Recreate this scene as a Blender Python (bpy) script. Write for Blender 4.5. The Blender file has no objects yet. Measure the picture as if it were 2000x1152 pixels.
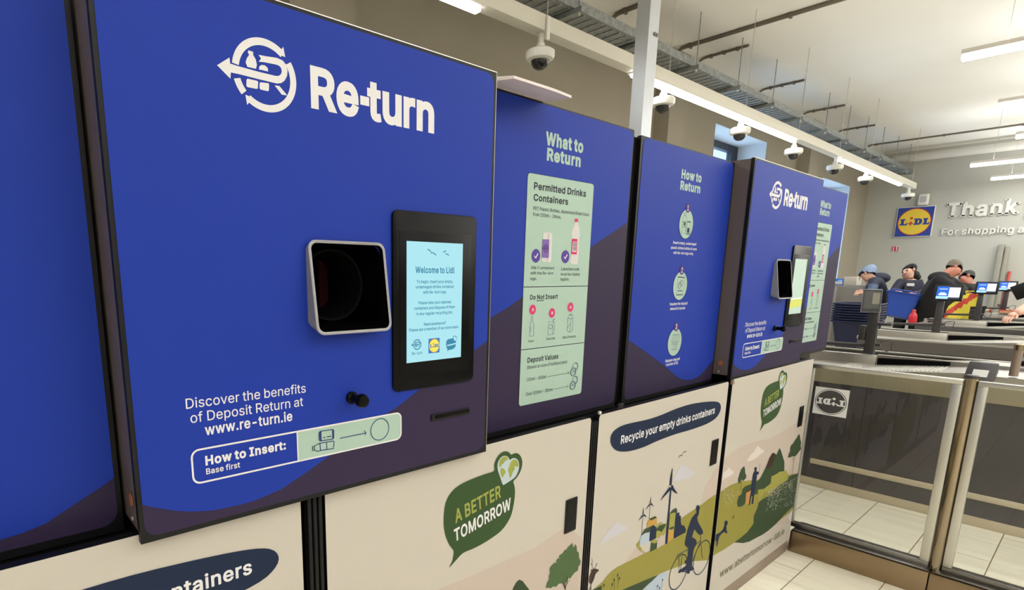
import bpy, bmesh, math, random
from mathutils import Vector, Matrix
from mathutils.geometry import tessellate_polygon, delaunay_2d_cdt

SC = bpy.context.scene
COL = SC.collection
random.seed(7)
PI = math.pi

# ---------------------------------------------------------------- camera
# world: x runs along the row of machines (away from the camera), y into the machines' wall, z up
CAMZ = 1.50823
FPX, CXP, CYP = 1103.676, 828.249, 752.172          # focal length and principal point in pixels of the 2000 x 1152 frame
MR = ((0.7737086719, -0.6335123912, 0.0060779229),   # camera right, down, forward in world axes
      (-0.1177317526, -0.1531990165, -0.9811571208),
      (0.6225063256, 0.7584142084, -0.1931159317))
cam = bpy.data.cameras.new('camera')
cam.sensor_fit = 'HORIZONTAL'
cam.sensor_width = 36.0
cam.lens = FPX / 2000 * 36.0
cam.shift_x = (1000 - CXP) / 2000
cam.shift_y = (CYP - 576) / 2000
cam.clip_start = 0.02
cam_ob = bpy.data.objects.new('camera', cam)
COL.objects.link(cam_ob)
_r, _d, _f = (Vector(v) for v in MR)
cam_ob.matrix_world = Matrix(((_r.x, -_d.x, -_f.x, 0), (_r.y, -_d.y, -_f.y, 0), (_r.z, -_d.z, -_f.z, CAMZ), (0, 0, 0, 1)))
SC.camera = cam_ob

# ---------------------------------------------------------------- sky seen through the windows, exposure, lamp powers
world = bpy.data.worlds.new('overcast_sky')
SC.world = world
world.use_nodes = True
world.node_tree.nodes['Background'].inputs[0].default_value = (0.72, 0.84, 1.0, 1)
world.node_tree.nodes['Background'].inputs[1].default_value = 2.2
SC.view_settings.view_transform = 'Standard'
SC.view_settings.look = 'None'
SC.view_settings.exposure = 0.15
SC.view_settings.gamma = 1.0
SC.view_settings.use_curve_mapping = False
LAMP_W = 12.3          # watts of each 2 m length of hanging lamp
LAMP_COL = (0.96, 0.985, 1.0)
UP_FILL_W = 7.5              # uplight added over the same length, to brighten the ceiling
DIFFUSER = 9.0          # emission of the lamps' diffusers
DAY_W = 26.0           # daylight through each window

# ---------------------------------------------------------------- materials
MATS = {}


def srgb(c):
    return tuple((v / 255 / 12.92) if v / 255 <= 0.04045 else ((v / 255 + 0.055) / 1.055) ** 2.4 for v in c)


def mat(name, rgb, rough=0.55, metal=0.0, spec=0.5, noise=None, emit=0.0, bump=None, coat=0.0, lin=False, glow=False):
    """rgb as 0-255 values; noise = (scale, amount) mottles the colour; bump = (scale, strength)"""
    m = bpy.data.materials.new(name)
    m.use_nodes = True
    nt = m.node_tree
    b = nt.nodes['Principled BSDF']
    c = rgb if lin else srgb(rgb)
    b.inputs['Base Color'].default_value = (*c, 1)
    b.inputs['Roughness'].default_value = rough
    b.inputs['Metallic'].default_value = metal
    b.inputs['Specular IOR Level'].default_value = spec
    if coat:
        b.inputs['Coat Weight'].default_value = coat
        b.inputs['Coat Roughness'].default_value = 0.15
    tc = None
    if noise or bump:
        tc = nt.nodes.new('ShaderNodeTexCoord')
    if noise:
        n = nt.nodes.new('ShaderNodeTexNoise')
        n.inputs['Scale'].default_value = noise[0]
        n.inputs['Detail'].default_value = 6
        nt.links.new(tc.outputs['Object'], n.inputs['Vector'])
        r = nt.nodes.new('ShaderNodeValToRGB')
        a = noise[1]
        r.color_ramp.elements[0].position = 0.3
        r.color_ramp.elements[1].position = 0.7
        r.color_ramp.elements[0].color = (*[max(0, v * (1 - a)) for v in c], 1)
        r.color_ramp.elements[1].color = (*[min(1, v * (1 + a)) for v in c], 1)
        nt.links.new(n.outputs['Fac'], r.inputs['Fac'])
        nt.links.new(r.outputs['Color'], b.inputs['Base Color'])
    if bump:
        n = nt.nodes.new('ShaderNodeTexNoise')
        n.inputs['Scale'].default_value = bump[0]
        n.inputs['Detail'].default_value = 4
        nt.links.new(tc.outputs['Object'], n.inputs['Vector'])
        bp = nt.nodes.new('ShaderNodeBump')
        bp.inputs['Strength'].default_value = bump[1]
        bp.inputs['Distance'].default_value = 0.01
        nt.links.new(n.outputs['Fac'], bp.inputs['Height'])
        nt.links.new(bp.outputs['Normal'], b.inputs['Normal'])
    if emit:
        b.inputs['Emission Color'].default_value = (*c, 1)
        b.inputs['Emission Strength'].default_value = emit
        if glow:                                                        # a lit screen: dark glass that shines in its colour
            b.inputs['Base Color'].default_value = (.012, .012, .013, 1)
    MATS[name] = m
    return m


def glass_mat(name, tint, refl=0.08, rough=0.0):
    m = bpy.data.materials.new(name)
    m.use_nodes = True
    nt = m.node_tree
    nt.nodes.remove(nt.nodes['Principled BSDF'])
    out = nt.nodes['Material Output']
    tr = nt.nodes.new('ShaderNodeBsdfTransparent')
    tr.inputs[0].default_value = (*srgb(tint), 1)
    gl = nt.nodes.new('ShaderNodeBsdfGlossy')
    gl.inputs['Roughness'].default_value = rough
    mx = nt.nodes.new('ShaderNodeMixShader')
    lw = nt.nodes.new('ShaderNodeFresnel')
    lw.inputs[0].default_value = 1.45
    ad = nt.nodes.new('ShaderNodeMath')
    ad.operation = 'MULTIPLY'
    ad.inputs[1].default_value = refl / 0.05
    nt.links.new(lw.outputs[0], ad.inputs[0])
    ge = nt.nodes.new('ShaderNodeNewGeometry')                          # reflect at the front face only
    fr = nt.nodes.new('ShaderNodeMath')
    fr.operation = 'SUBTRACT'
    fr.use_clamp = True
    nt.links.new(ad.outputs[0], fr.inputs[0])
    nt.links.new(ge.outputs['Backfacing'], fr.inputs[1])
    nt.links.new(fr.outputs[0], mx.inputs[0])
    nt.links.new(tr.outputs[0], mx.inputs[1])
    nt.links.new(gl.outputs[0], mx.inputs[2])
    nt.links.new(mx.outputs[0], out.inputs[0])
    MATS[name] = m
    return m


def steel_mat(name, rgb, rough=0.32, stretch=(1, 40, 40)):
    """brushed steel: noise drawn out along one axis varies the gloss"""
    m = mat(name, rgb, rough, 0.9)
    nt = m.node_tree
    b = nt.nodes['Principled BSDF']
    tc = nt.nodes.new('ShaderNodeTexCoord')
    mp = nt.nodes.new('ShaderNodeMapping')
    mp.inputs['Scale'].default_value = stretch
    n = nt.nodes.new('ShaderNodeTexNoise')
    n.inputs['Scale'].default_value = 6
    n.inputs['Detail'].default_value = 5
    mr = nt.nodes.new('ShaderNodeMapRange')
    mr.inputs['To Min'].default_value = rough - 0.08
    mr.inputs['To Max'].default_value = rough + 0.12
    nt.links.new(tc.outputs['Object'], mp.inputs['Vector'])
    nt.links.new(mp.outputs['Vector'], n.inputs['Vector'])
    nt.links.new(n.outputs['Fac'], mr.inputs['Value'])
    nt.links.new(mr.outputs['Result'], b.inputs['Roughness'])
    return m


mat('blue', (20, 48, 147), 0.55, spec=0.2)
mat('purple', (43, 33, 61), 0.55, spec=0.2)
mat('print_white', (210, 208, 210), 0.55, spec=0.3)
mat('mint', (156, 180, 167), 0.55, spec=0.3)
mat('ink', (37, 39, 51), 0.6, spec=0.2)
mat('ink_blue', (38, 56, 102), 0.6, spec=0.2)
mat('badge_violet', (80, 60, 142), 0.6, spec=0.2)
mat('badge_plum', (76, 45, 113), 0.6, spec=0.2)
mat('magenta', (192, 52, 104), 0.6, spec=0.2)
mat('pale_print', (195, 192, 192), 0.6, spec=0.2)
mat('soft_grey_print', (169, 169, 169), 0.6, spec=0.2)
mat('label_violet', (117, 92, 157), 0.6, spec=0.2)
mat('cream', (184, 177, 167), 0.5, spec=0.3)
mat('navy', (28, 39, 62), 0.6, spec=0.15)
mat('bubble_green', (50, 73, 40), 0.6, spec=0.2)
mat('olive', (137, 130, 59), 0.6, spec=0.2)
mat('olive_text', (143, 149, 71), 0.6, spec=0.2)
mat('light_olive', (145, 142, 68), 0.6, spec=0.2)
mat('dark_green', (48, 66, 42), 0.6, spec=0.2)
mat('mid_green', (71, 93, 57), 0.6, spec=0.2)
mat('deep_brown', (57, 40, 33), 0.6, spec=0.2)
mat('pink', (182, 168, 157), 0.6, spec=0.2)
mat('pale_cloud', (185, 183, 191), 0.6, spec=0.2)
mat('white_cloud', (201, 193, 187), 0.6, spec=0.2)
mat('pale_blue', (165, 179, 192), 0.6, spec=0.2)
mat('ochre', (179, 140, 69), 0.6, spec=0.2)
mat('orange_print', (179, 130, 80), 0.6, spec=0.2)
mat('twig', (95, 78, 57), 0.6, spec=0.2)
mat('fleck', (185, 173, 135), 0.6, spec=0.2)
mat('url_ink', (97, 92, 69), 0.6, spec=0.2)
mat('heart_blue', (173, 185, 191), 0.6, spec=0.2)
mat('black_plastic', (12, 11, 13), 0.45, spec=0.25)
mat('black_gloss', (5, 5, 6), 0.3, spec=0.1)
mat('black_matt', (6, 6, 6), 0.8, spec=0.1)
mat('red_reflection', (48, 8, 16), 0.5, spec=0.1)
mat('recess_green', (24, 46, 26), 0.5, spec=0.1)
mat('side_grey', (95, 84, 82), 0.5, noise=(2.0, 0.06))
mat('rim_silver', (141, 140, 143), 0.45, metal=0.2)
mat('edge_silver', (210, 206, 196), 0.35, metal=0.6)
mat('plinth_brown', (136, 118, 104), 0.5, noise=(3, 0.06))
mat('rust', (150, 90, 62), 0.7)
mat('screen_cyan', (166, 224, 234), 0.3, emit=0.95, glow=True, spec=0.2)
mat('screen_text', (44, 130, 160), 0.3, emit=0.95, glow=True, spec=0.2)
mat('screen_reflection', (172, 196, 188), 0.25, emit=0.14)
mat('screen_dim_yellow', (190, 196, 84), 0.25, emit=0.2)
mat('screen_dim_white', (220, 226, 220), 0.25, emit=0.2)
mat('logo_blue', (38, 62, 150), 0.45)
mat('logo_yellow', (236, 204, 62), 0.45)
mat('logo_red', (206, 66, 40), 0.45)
mat('screen_logo_blue', (40, 120, 180), 0.3, emit=0.95, glow=True, spec=0.2)
mat('screen_logo_yellow', (240, 226, 90), 0.3, emit=0.95, glow=True, spec=0.2)
mat('foam_white', (216, 203, 203), 0.7, bump=(60, 0.1))
mat('wall_paint', (160, 152, 136), 0.8, noise=(1.2, 0.03), bump=(120, 0.05))
mat('wall_end_paint', (188, 187, 177), 0.8, noise=(1.0, 0.03), bump=(120, 0.05))
mat('ceiling_paint', (250, 247, 240), 0.85, noise=(0.8, 0.02))
mat('reveal_daylit', (210, 222, 232), 0.8)
mat('window_frame', (40, 44, 58), 0.45)
mat('galvanised', (150, 154, 154), 0.42, metal=0.55, noise=(30, 0.25))
mat('column_paint', (196, 200, 206), 0.4, metal=0.35, noise=(4, 0.05))
mat('trunking_white', (226, 222, 210), 0.5)
mat('camera_white', (236, 234, 226), 0.4)
mat('dome_dark', (40, 38, 40), 0.12)
mat('conduit_grey', (120, 112, 100), 0.5, metal=0.3)
mat('pipe_white', (216, 212, 202), 0.5)
mat('wire', (190, 186, 176), 0.5)
mat('letter_white', (222, 220, 212), 0.5)
mat('lamp_body', (226, 222, 214), 0.5)
mat('diffuser', (255, 250, 240), 0.4, emit=DIFFUSER)
mat('dark_panel', (66, 62, 66), 0.22, noise=(2.2, 0.12))
mat('counter_side', (92, 88, 84), 0.36, metal=0.15, noise=(3, 0.08))
mat('pole_grey', (58, 55, 56), 0.42)
mat('bumper', (206, 192, 166), 0.5)
mat('terminal', (56, 54, 56), 0.5)
mat('paper_label', (208, 208, 206), 0.6)
mat('monitor_black', (20, 20, 22), 0.35)
mat('monitor_blue', (36, 96, 200), 0.3, emit=0.55)
mat('monitor_sky', (150, 196, 236), 0.3, emit=0.6)
mat('monitor_white', (228, 232, 246), 0.3, emit=0.65)
mat('monitor_bar', (60, 66, 84), 0.3, emit=0.2)
mat('monitor_off', (66, 68, 64), 0.25)
mat('monitor_off_light', (126, 122, 104), 0.25)
mat('basket_navy', (15, 25, 62), 0.5)
mat('basket_blue', (34, 70, 160), 0.45)
mat('skin', (214, 168, 146), 0.6)
mat('skin_red', (190, 126, 104), 0.6)
mat('navy_cloth', (34, 36, 56), 0.85, bump=(60, 0.2))
mat('black_cloth', (22, 21, 24), 0.85, bump=(60, 0.2))
mat('shirt_grey', (70, 66, 72), 0.85)
mat('quilt_blue', (78, 96, 124), 0.7, bump=(30, 0.4))
mat('quilt_dark', (40, 46, 62), 0.7, bump=(30, 0.4))
mat('hood_blue', (132, 150, 178), 0.8)
mat('hair_dark', (30, 26, 24), 0.6, bump=(90, 0.4))
mat('hair_grey', (112, 98, 86), 0.7, bump=(90, 0.4))
mat('eye_dark', (30, 26, 28), 0.3)
mat('lip', (176, 104, 96), 0.5)
mat('badge_white', (238, 238, 238), 0.5)
mat('trousers_dark', (36, 36, 42), 0.85)
mat('shoe', (26, 24, 24), 0.5)
mat('peach_cloth', (222, 186, 168), 0.8)
mat('bottle_red', (200, 44, 52), 0.35)
mat('bag_yellow', (228, 208, 60), 0.5)
mat('bag_red', (204, 66, 48), 0.5)
mat('box_blue', (46, 120, 214), 0.5)
mat('carton', (204, 198, 188), 0.7)
mat('locker_grey', (150, 146, 142), 0.4, metal=0.3)
mat('pole_beige', (150, 146, 132), 0.6)
mat('stick_red', (206, 84, 80), 0.5)
mat('sign_red', (200, 44, 84), 0.5)
mat('grocery_cream', (232, 222, 194), 0.6)
mat('grocery_tan', (196, 150, 116), 0.6)
mat('sticker_white', (216, 216, 216), 0.6)
mat('sticker_dark', (60, 58, 60), 0.4)
glass_mat('gate_glass', (247, 248, 246), 0.07)
glass_mat('window_glass', (226, 236, 246), 0.06)
steel_mat('steel', (186, 182, 174), 0.34)
steel_mat('steel_plinth', (150, 130, 104), 0.3, (40, 1, 1))
mat('steel_strip', (166, 156, 132), 0.3, metal=0.2, noise=(4, 0.06))
steel_mat('steel_dark', (134, 131, 128), 0.3, (40, 1, 1))
steel_mat('steel_post', (150, 136, 114), 0.12, (1, 1, 1))
steel_mat('aluminium', (200, 198, 190), 0.38, (40, 40, 1))


def floor_mat():
    m = mat('floor_tile', (226, 214, 188), 0.32, spec=0.45)
    nt = m.node_tree
    b = nt.nodes['Principled BSDF']
    tc = nt.nodes.new('ShaderNodeTexCoord')
    mp = nt.nodes.new('ShaderNodeMapping')
    mp.inputs['Location'].default_value = (-0.02, -0.23, 0)
    br = nt.nodes.new('ShaderNodeTexBrick')
    br.inputs['Scale'].default_value = 1.0
    br.inputs['Brick Width'].default_value = 0.92
    br.inputs['Row Height'].default_value = 0.305
    br.inputs['Mortar Size'].default_value = 0.0028
    br.inputs['Mortar Smooth'].default_value = 0.2
    br.inputs['Color1'].default_value = (*srgb((240, 234, 218)), 1)
    br.inputs['Color2'].default_value = (*srgb((233, 226, 208)), 1)
    br.inputs['Mortar'].default_value = (*srgb((140, 126, 102)), 1)
    st = nt.nodes.new('ShaderNodeMapping')
    st.inputs['Scale'].default_value = (22, 2.2, 1)
    ns = nt.nodes.new('ShaderNodeTexNoise')
    ns.inputs['Scale'].default_value = 1.0
    ns.inputs['Detail'].default_value = 6
    rp = nt.nodes.new('ShaderNodeValToRGB')
    rp.color_ramp.elements[0].position = 0.38
    rp.color_ramp.elements[0].color = (0.93, 0.92, 0.89, 1)
    rp.color_ramp.elements[1].position = 0.6
    rp.color_ramp.elements[1].color = (1, 1, 1, 1)
    mx = nt.nodes.new('ShaderNodeMix')
    mx.data_type = 'RGBA'
    mx.blend_type = 'MULTIPLY'
    mx.inputs['Factor'].default_value = 1
    L = nt.links.new
    L(tc.outputs['Object'], mp.inputs['Vector'])
    L(mp.outputs['Vector'], br.inputs['Vector'])
    L(tc.outputs['Object'], st.inputs['Vector'])
    L(st.outputs['Vector'], ns.inputs['Vector'])
    L(ns.outputs['Fac'], rp.inputs['Fac'])
    L(br.outputs['Color'], mx.inputs['A'])
    L(rp.outputs['Color'], mx.inputs['B'])
    L(mx.outputs['Result'], b.inputs['Base Color'])
    return m


floor_mat()


# ---------------------------------------------------------------- building helpers
def ray(u, v):
    a, b = (u - CXP) / FPX, (v - CYP) / FPX
    return [MR[0][i] * a + MR[1][i] * b + MR[2][i] for i in range(3)]


def onY(u, v, y):
    """point of the plane y = const that the photo shows at pixel u, v"""
    d = ray(u, v)
    k = y / d[1]
    return Vector((d[0] * k, y, d[2] * k + CAMZ))


def onX(u, v, x):
    d = ray(u, v)
    k = x / d[0]
    return Vector((x, d[1] * k, d[2] * k + CAMZ))


def onZ(u, v, z):
    d = ray(u, v)
    k = (z - CAMZ) / d[2]
    return Vector((d[0] * k, d[1] * k, z))


def crop(ox, oy, s):
    return lambda x, y: (ox + x / s, oy + y / s)


def arc(cx, cy, rx, ry, a0, a1, n):
    return [(cx + rx * math.cos(math.radians(a0 + (a1 - a0) * i / n)), cy + ry * math.sin(math.radians(a0 + (a1 - a0) * i / n))) for i in range(n + 1)]


def rrect(x0, y0, x1, y1, r, n=5):
    return (arc(x1 - r, y1 - r, r, r, 0, 90, n) + arc(x0 + r, y1 - r, r, r, 90, 180, n)
            + arc(x0 + r, y0 + r, r, r, 180, 270, n) + arc(x1 - r, y0 + r, r, r, 270, 360, n))


def smooth(pts, n=3, closed=True):
    """Catmull-Rom through the points"""
    m = len(pts)
    out = []
    for i in range(m if closed else m - 1):
        p = [Vector(pts[(i + k) % m] if closed else pts[min(max(i + k, 0), m - 1)]) for k in (-1, 0, 1, 2)]
        for j in range(n):
            t = j / n
            q = 0.5 * ((2 * p[1]) + (p[2] - p[0]) * t + (2 * p[0] - 5 * p[1] + 4 * p[2] - p[3]) * t * t + (3 * p[1] - p[0] - 3 * p[2] + p[3]) * t ** 3)
            out.append(tuple(q))
    if not closed:
        out.append(tuple(pts[-1]))
    return out


def triangles(loops, rule='odd'):
    """triangulate a 2D figure with holes (odd) or overlapping strokes (nonzero)"""
    if len(loops) == 1 and rule == 'odd':
        L = [Vector((p[0], p[1], 0)) for p in loops[0]]
        return [(p.x, p.y) for p in L], tessellate_polygon([L])
    k = 1000.0 / max(1e-6, max(abs(p[0]) + abs(p[1]) for p in loops[0]))
    V, E = [], []
    for l in loops:
        o = len(V)
        V += [Vector((p[0] * k, p[1] * k)) for p in l]
        E += [(o + i, o + (i + 1) % len(l)) for i in range(len(l))]
    v, _, f = delaunay_2d_cdt(V, E, [], 0, 1e-4)[:3]
    segs = [(V[a], V[b]) for a, b in E]
    keep = []
    for t in f:
        c = (v[t[0]] + v[t[1]] + v[t[2]]) / 3
        w = n = 0
        for a, b in segs:
            if (a.y > c.y) != (b.y > c.y) and a.x + (b.x - a.x) * (c.y - a.y) / (b.y - a.y) > c.x:
                w += 1 if b.y > a.y else -1
                n += 1
        if (w != 0) if rule == 'nonzero' else n % 2:
            keep.append(tuple(t))
    return [(p.x / k, p.y / k) for p in v], keep


class MB:
    """collects shapes, then links them as ONE mesh object"""

    def __init__(self):
        self.v, self.f, self.m, self.sm, self.mats = [], [], [], [], []

    def mi(self, name):
        if name not in self.mats:
            self.mats.append(name)
        return self.mats.index(name)

    def add(self, verts, faces, mt, sm=False):
        o = len(self.v)
        self.v += [tuple(p) for p in verts]
        k = self.mi(mt)
        for f in faces:
            self.f.append([i + o for i in f])
            self.m.append(k)
            self.sm.append(sm)
        return self

    def bm(self, bm, mt, sm=False, M=None):
        if M is not None:
            bmesh.ops.transform(bm, matrix=M, verts=bm.verts)
        bm.verts.index_update()
        self.add([v.co[:] for v in bm.verts], [[v.index for v in f.verts] for f in bm.faces], mt, sm)
        bm.free()
        return self

    def box(self, x0, x1, y0, y1, z0, z1, mt, bev=0.0, seg=2, M=None):
        bm = bmesh.new()
        bmesh.ops.create_cube(bm, size=1)
        for v in bm.verts:
            v.co = Vector((x0 + (v.co.x + .5) * (x1 - x0), y0 + (v.co.y + .5) * (y1 - y0), z0 + (v.co.z + .5) * (z1 - z0)))
        if bev:
            bmesh.ops.bevel(bm, geom=bm.edges[:], offset=bev, segments=seg, affect='EDGES', profile=0.5)
        return self.bm(bm, mt, bool(bev), M)

    def hexa(self, p, mt, bev=0.0):
        """8 corners: bottom four then top four, both in the same turning sense"""
        bm = bmesh.new()
        vs = [bm.verts.new(q) for q in p]
        for f in ((3, 2, 1, 0), (4, 5, 6, 7), (0, 1, 5, 4), (1, 2, 6, 5), (2, 3, 7, 6), (3, 0, 4, 7)):
            bm.faces.new([vs[i] for i in f])
        bmesh.ops.recalc_face_normals(bm, faces=bm.faces)
        if bev:
            bmesh.ops.bevel(bm, geom=bm.edges[:], offset=bev, segments=2, affect='EDGES', profile=0.5)
        return self.bm(bm, mt, bool(bev))

    def fill(self, loops, to3, mt):
        """flat figure from 2D loops (holes are further loops)"""
        P, T = triangles(loops)
        return self.add([to3(p[0], p[1]) for p in P], T, mt)

    def prism(self, loop, to3, d, mt, bev=0.0, sm=False):
        """2D loop extruded: to3(s, t, depth) for depth 0 and d"""
        n = len(loop)
        bm = bmesh.new()
        a = [bm.verts.new(to3(p[0], p[1], 0)) for p in loop]
        b = [bm.verts.new(to3(p[0], p[1], d)) for p in loop]
        bm.faces.new(a)
        bm.faces.new(b[::-1])
        for i in range(n):
            bm.faces.new((a[i], b[i], b[(i + 1) % n], a[(i + 1) % n]))
        bmesh.ops.recalc_face_normals(bm, faces=bm.faces)
        if bev:
            ed = [e for e in bm.edges if len(set(a) & set(e.verts)) == 2 or len(set(b) & set(e.verts)) == 2]
            bmesh.ops.bevel(bm, geom=ed, offset=bev, segments=2, affect='EDGES', profile=0.5)
        return self.bm(bm, mt, sm or bool(bev))

    def tube(self, path, r, mt, n=10, closed=False):
        P = [Vector(p) for p in path]
        m = len(P)
        vs, fs = [], []
        up = None
        for i in range(m):
            if closed:
                t = P[(i + 1) % m] - P[i - 1]
            else:
                t = P[min(i + 1, m - 1)] - P[max(i - 1, 0)]
            t.normalize()
            if up is None:
                up = Vector((0, 0, 1)) if abs(t.z) < 0.9 else Vector((1, 0, 0))
            a = t.cross(up)
            if a.length < 1e-5:
                a = t.orthogonal()
            a.normalize()
            b = a.cross(t).normalized()
            up = b
            rr = r[i] if isinstance(r, (list, tuple)) else r
            for k in range(n):
                w = 2 * PI * k / n
                vs.append(P[i] + a * (math.cos(w) * rr) + b * (math.sin(w) * rr))
        for i in range(m if closed else m - 1):
            j = (i + 1) % m
            for k in range(n):
                fs.append((i * n + k, i * n + (k + 1) % n, j * n + (k + 1) % n, j * n + k))
        if not closed:
            fs.append(tuple(range(n))[::-1])
            fs.append(tuple((m - 1) * n + k for k in range(n)))
        return self.add(vs, fs, mt, True)

    def lathe(self, prof, c, mt, n=20, ax=(0, 0, 1), caps=True):
        """prof = [(radius, distance along the axis)]"""
        A = Vector(ax).normalized()
        s = A.orthogonal().normalized()
        t = A.cross(s)
        vs, fs = [], []
        for r, h in prof:
            for k in range(n):
                w = 2 * PI * k / n
                vs.append(Vector(c) + A * h + (s * math.cos(w) + t * math.sin(w)) * r)
        for i in range(len(prof) - 1):
            for k in range(n):
                fs.append((i * n + k, i * n + (k + 1) % n, (i + 1) * n + (k + 1) % n, (i + 1) * n + k))
        if caps:
            fs.append(tuple(range(n))[::-1])
            fs.append(tuple((len(prof) - 1) * n + k for k in range(n)))
        return self.add(vs, fs, mt, True)

    def ball(self, c, r, mt, n=16, sx=1, sy=1, sz=1):
        bm = bmesh.new()
        bmesh.ops.create_uvsphere(bm, u_segments=n, v_segments=n // 2 + 2, radius=r)
        return self.bm(bm, mt, True, Matrix.Translation(c) @ Matrix.Diagonal((sx, sy, sz, 1)))

    # ---- print on a plane that faces -y; layers stand 0.4 mm apart
    def pp(self, pts, cr, y, layer, mt, sub=0, holes=()):
        q = [pts] + list(holes)
        loops = []
        for l in q:
            w = [onY(*cr(*p), y) for p in l]
            loops.append([(p.x, p.z) for p in w])
        if sub:
            loops = [smooth(l, sub) for l in loops]
        return self.fill(loops, lambda s, t: (s, y - 0.0004 * layer, t), mt)

    def flat(self, loops, y, layer, mt):
        return self.fill(loops, lambda s, t: (s, y - 0.0004 * layer, t), mt)

    def line(self, pts, w, y, layer, mt, closed=False):
        """stroke of width w through (x, z) points on the plane y"""
        P = [Vector(p) for p in pts]
        n = len(P)
        vs, fs = [], []
        for i in range(n):
            if closed:
                t = P[(i + 1) % n] - P[i - 1]
            else:
                t = P[min(i + 1, n - 1)] - P[max(i - 1, 0)]
            if t.length < 1e-9:
                t = Vector((1, 0))
            t.normalize()
            k = Vector((-t.y, t.x)) * (w / 2)
            for q in (P[i] + k, P[i] - k):
                vs.append((q.x, y - 0.0004 * layer, q.y))
        for i in range(n if closed else n - 1):
            j = (i + 1) % n
            fs.append((2 * i, 2 * i + 1, 2 * j + 1, 2 * j))
        return self.add(vs, fs, mt)

    def ppl(self, pts, cr, w, y, layer, mt, closed=False):
        q = [onY(*cr(*p), y) for p in pts]
        return self.line([(p.x, p.z) for p in q], w, y, layer, mt, closed)

    def text(self, s, p0, p1, up, to3, mt, bold=0.0, shear=0.0):
        """lettering: 2D baseline from p0 to p1, up = the 2D vector of the capital height"""
        glyphs, w = layout(s, bold)
        p0, p1, up = Vector(p0), Vector(p1), Vector(up)
        ex = (p1 - p0) / w
        ey = up / 509.0
        for (P, T), x in glyphs:
            q = [p0 + ex * (a + x + shear * b) + ey * b for a, b in P]
            self.add([to3(p.x, p.y) for p in q], T, mt)
        return self

    def ptext(self, s, a, b, t, cr, y, layer, mt, bold=0.0, shear=0.0):
        """lettering whose baseline runs from pixel a to pixel b and whose first capital tops out at pixel t"""
        q = [onY(*cr(*p), y) for p in (a, b, t)]
        p0, p1, pt = (Vector((p.x, p.z)) for p in q)
        return self.text(s, p0, p1, pt - p0, lambda u, v: (u, y - 0.0004 * layer, v), mt, bold, shear)

    def htext(self, s, a, b, cap, cr, y, layer, mt, bold=0.0):
        """level lettering: the baseline's ends and the capital height in crop pixels at the left end"""
        q = [onY(*cr(*p), y) for p in (a, b, (a[0], a[1] - cap))]
        z = (q[0].z + q[1].z) / 2
        return self.text(s, (q[0].x, z), (q[1].x, z), (0, q[2].z - q[0].z), lambda u, v: (u, y - 0.0004 * layer, v), mt, bold)

    def build(self, name, parent=None, origin=None):
        if parent is not None:
            o = ROOT[parent.name]
        elif origin is not None:
            o = Vector(origin)
        else:
            lo = [min(p[i] for p in self.v) for i in range(3)]
            hi = [max(p[i] for p in self.v) for i in range(3)]
            o = Vector(((lo[0] + hi[0]) / 2, (lo[1] + hi[1]) / 2, lo[2]))
        me = bpy.data.meshes.new(name)
        me.from_pydata([(p[0] - o.x, p[1] - o.y, p[2] - o.z) for p in self.v], [], self.f)
        for k in self.mats:
            me.materials.append(MATS[k])
        me.polygons.foreach_set('material_index', self.m)
        me.polygons.foreach_set('use_smooth', self.sm)
        me.update()
        if any(self.sm):
            me.set_sharp_from_angle(angle=math.radians(38))
        ob = bpy.data.objects.new(name, me)
        COL.objects.link(ob)
        if parent is not None:
            ob.parent = parent
        else:
            ob.location = o
        ROOT[ob.name] = o
        return ob


ROOT = {}


def thing(name, label, cat, loc=(0, 0, 0), group=None):
    o = bpy.data.objects.new(name, None)
    o.empty_display_size = 0.1
    COL.objects.link(o)
    o.location = loc
    ROOT[o.name] = Vector(loc)
    return tag(o, label, cat, group)


def tag(o, label, cat, group=None, kind=None):
    o['label'] = label
    o['category'] = cat
    if group:
        o['group'] = group
    if kind:
        o['kind'] = kind
    return o


def structure(o, label=None, cat=None):
    o['kind'] = 'structure'
    if label:
        o['label'] = label
        o['category'] = cat
    return o


def dup(root, offset, label, skip=()):
    """a copy of a thing with copies of its parts and sub-parts"""
    r = root.copy()
    COL.objects.link(r)
    r.location = root.location + Vector(offset)
    r['label'] = label
    ROOT[r.name] = ROOT[root.name]
    for ch in list(root.children):
        if ch.name.split('.')[0] in skip:
            continue
        c = ch.copy()
        COL.objects.link(c)
        c.parent = r
        for g in list(ch.children):
            if g.name.split('.')[0] in skip:
                continue
            d = g.copy()
            COL.objects.link(d)
            d.parent = c
    return r


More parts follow.
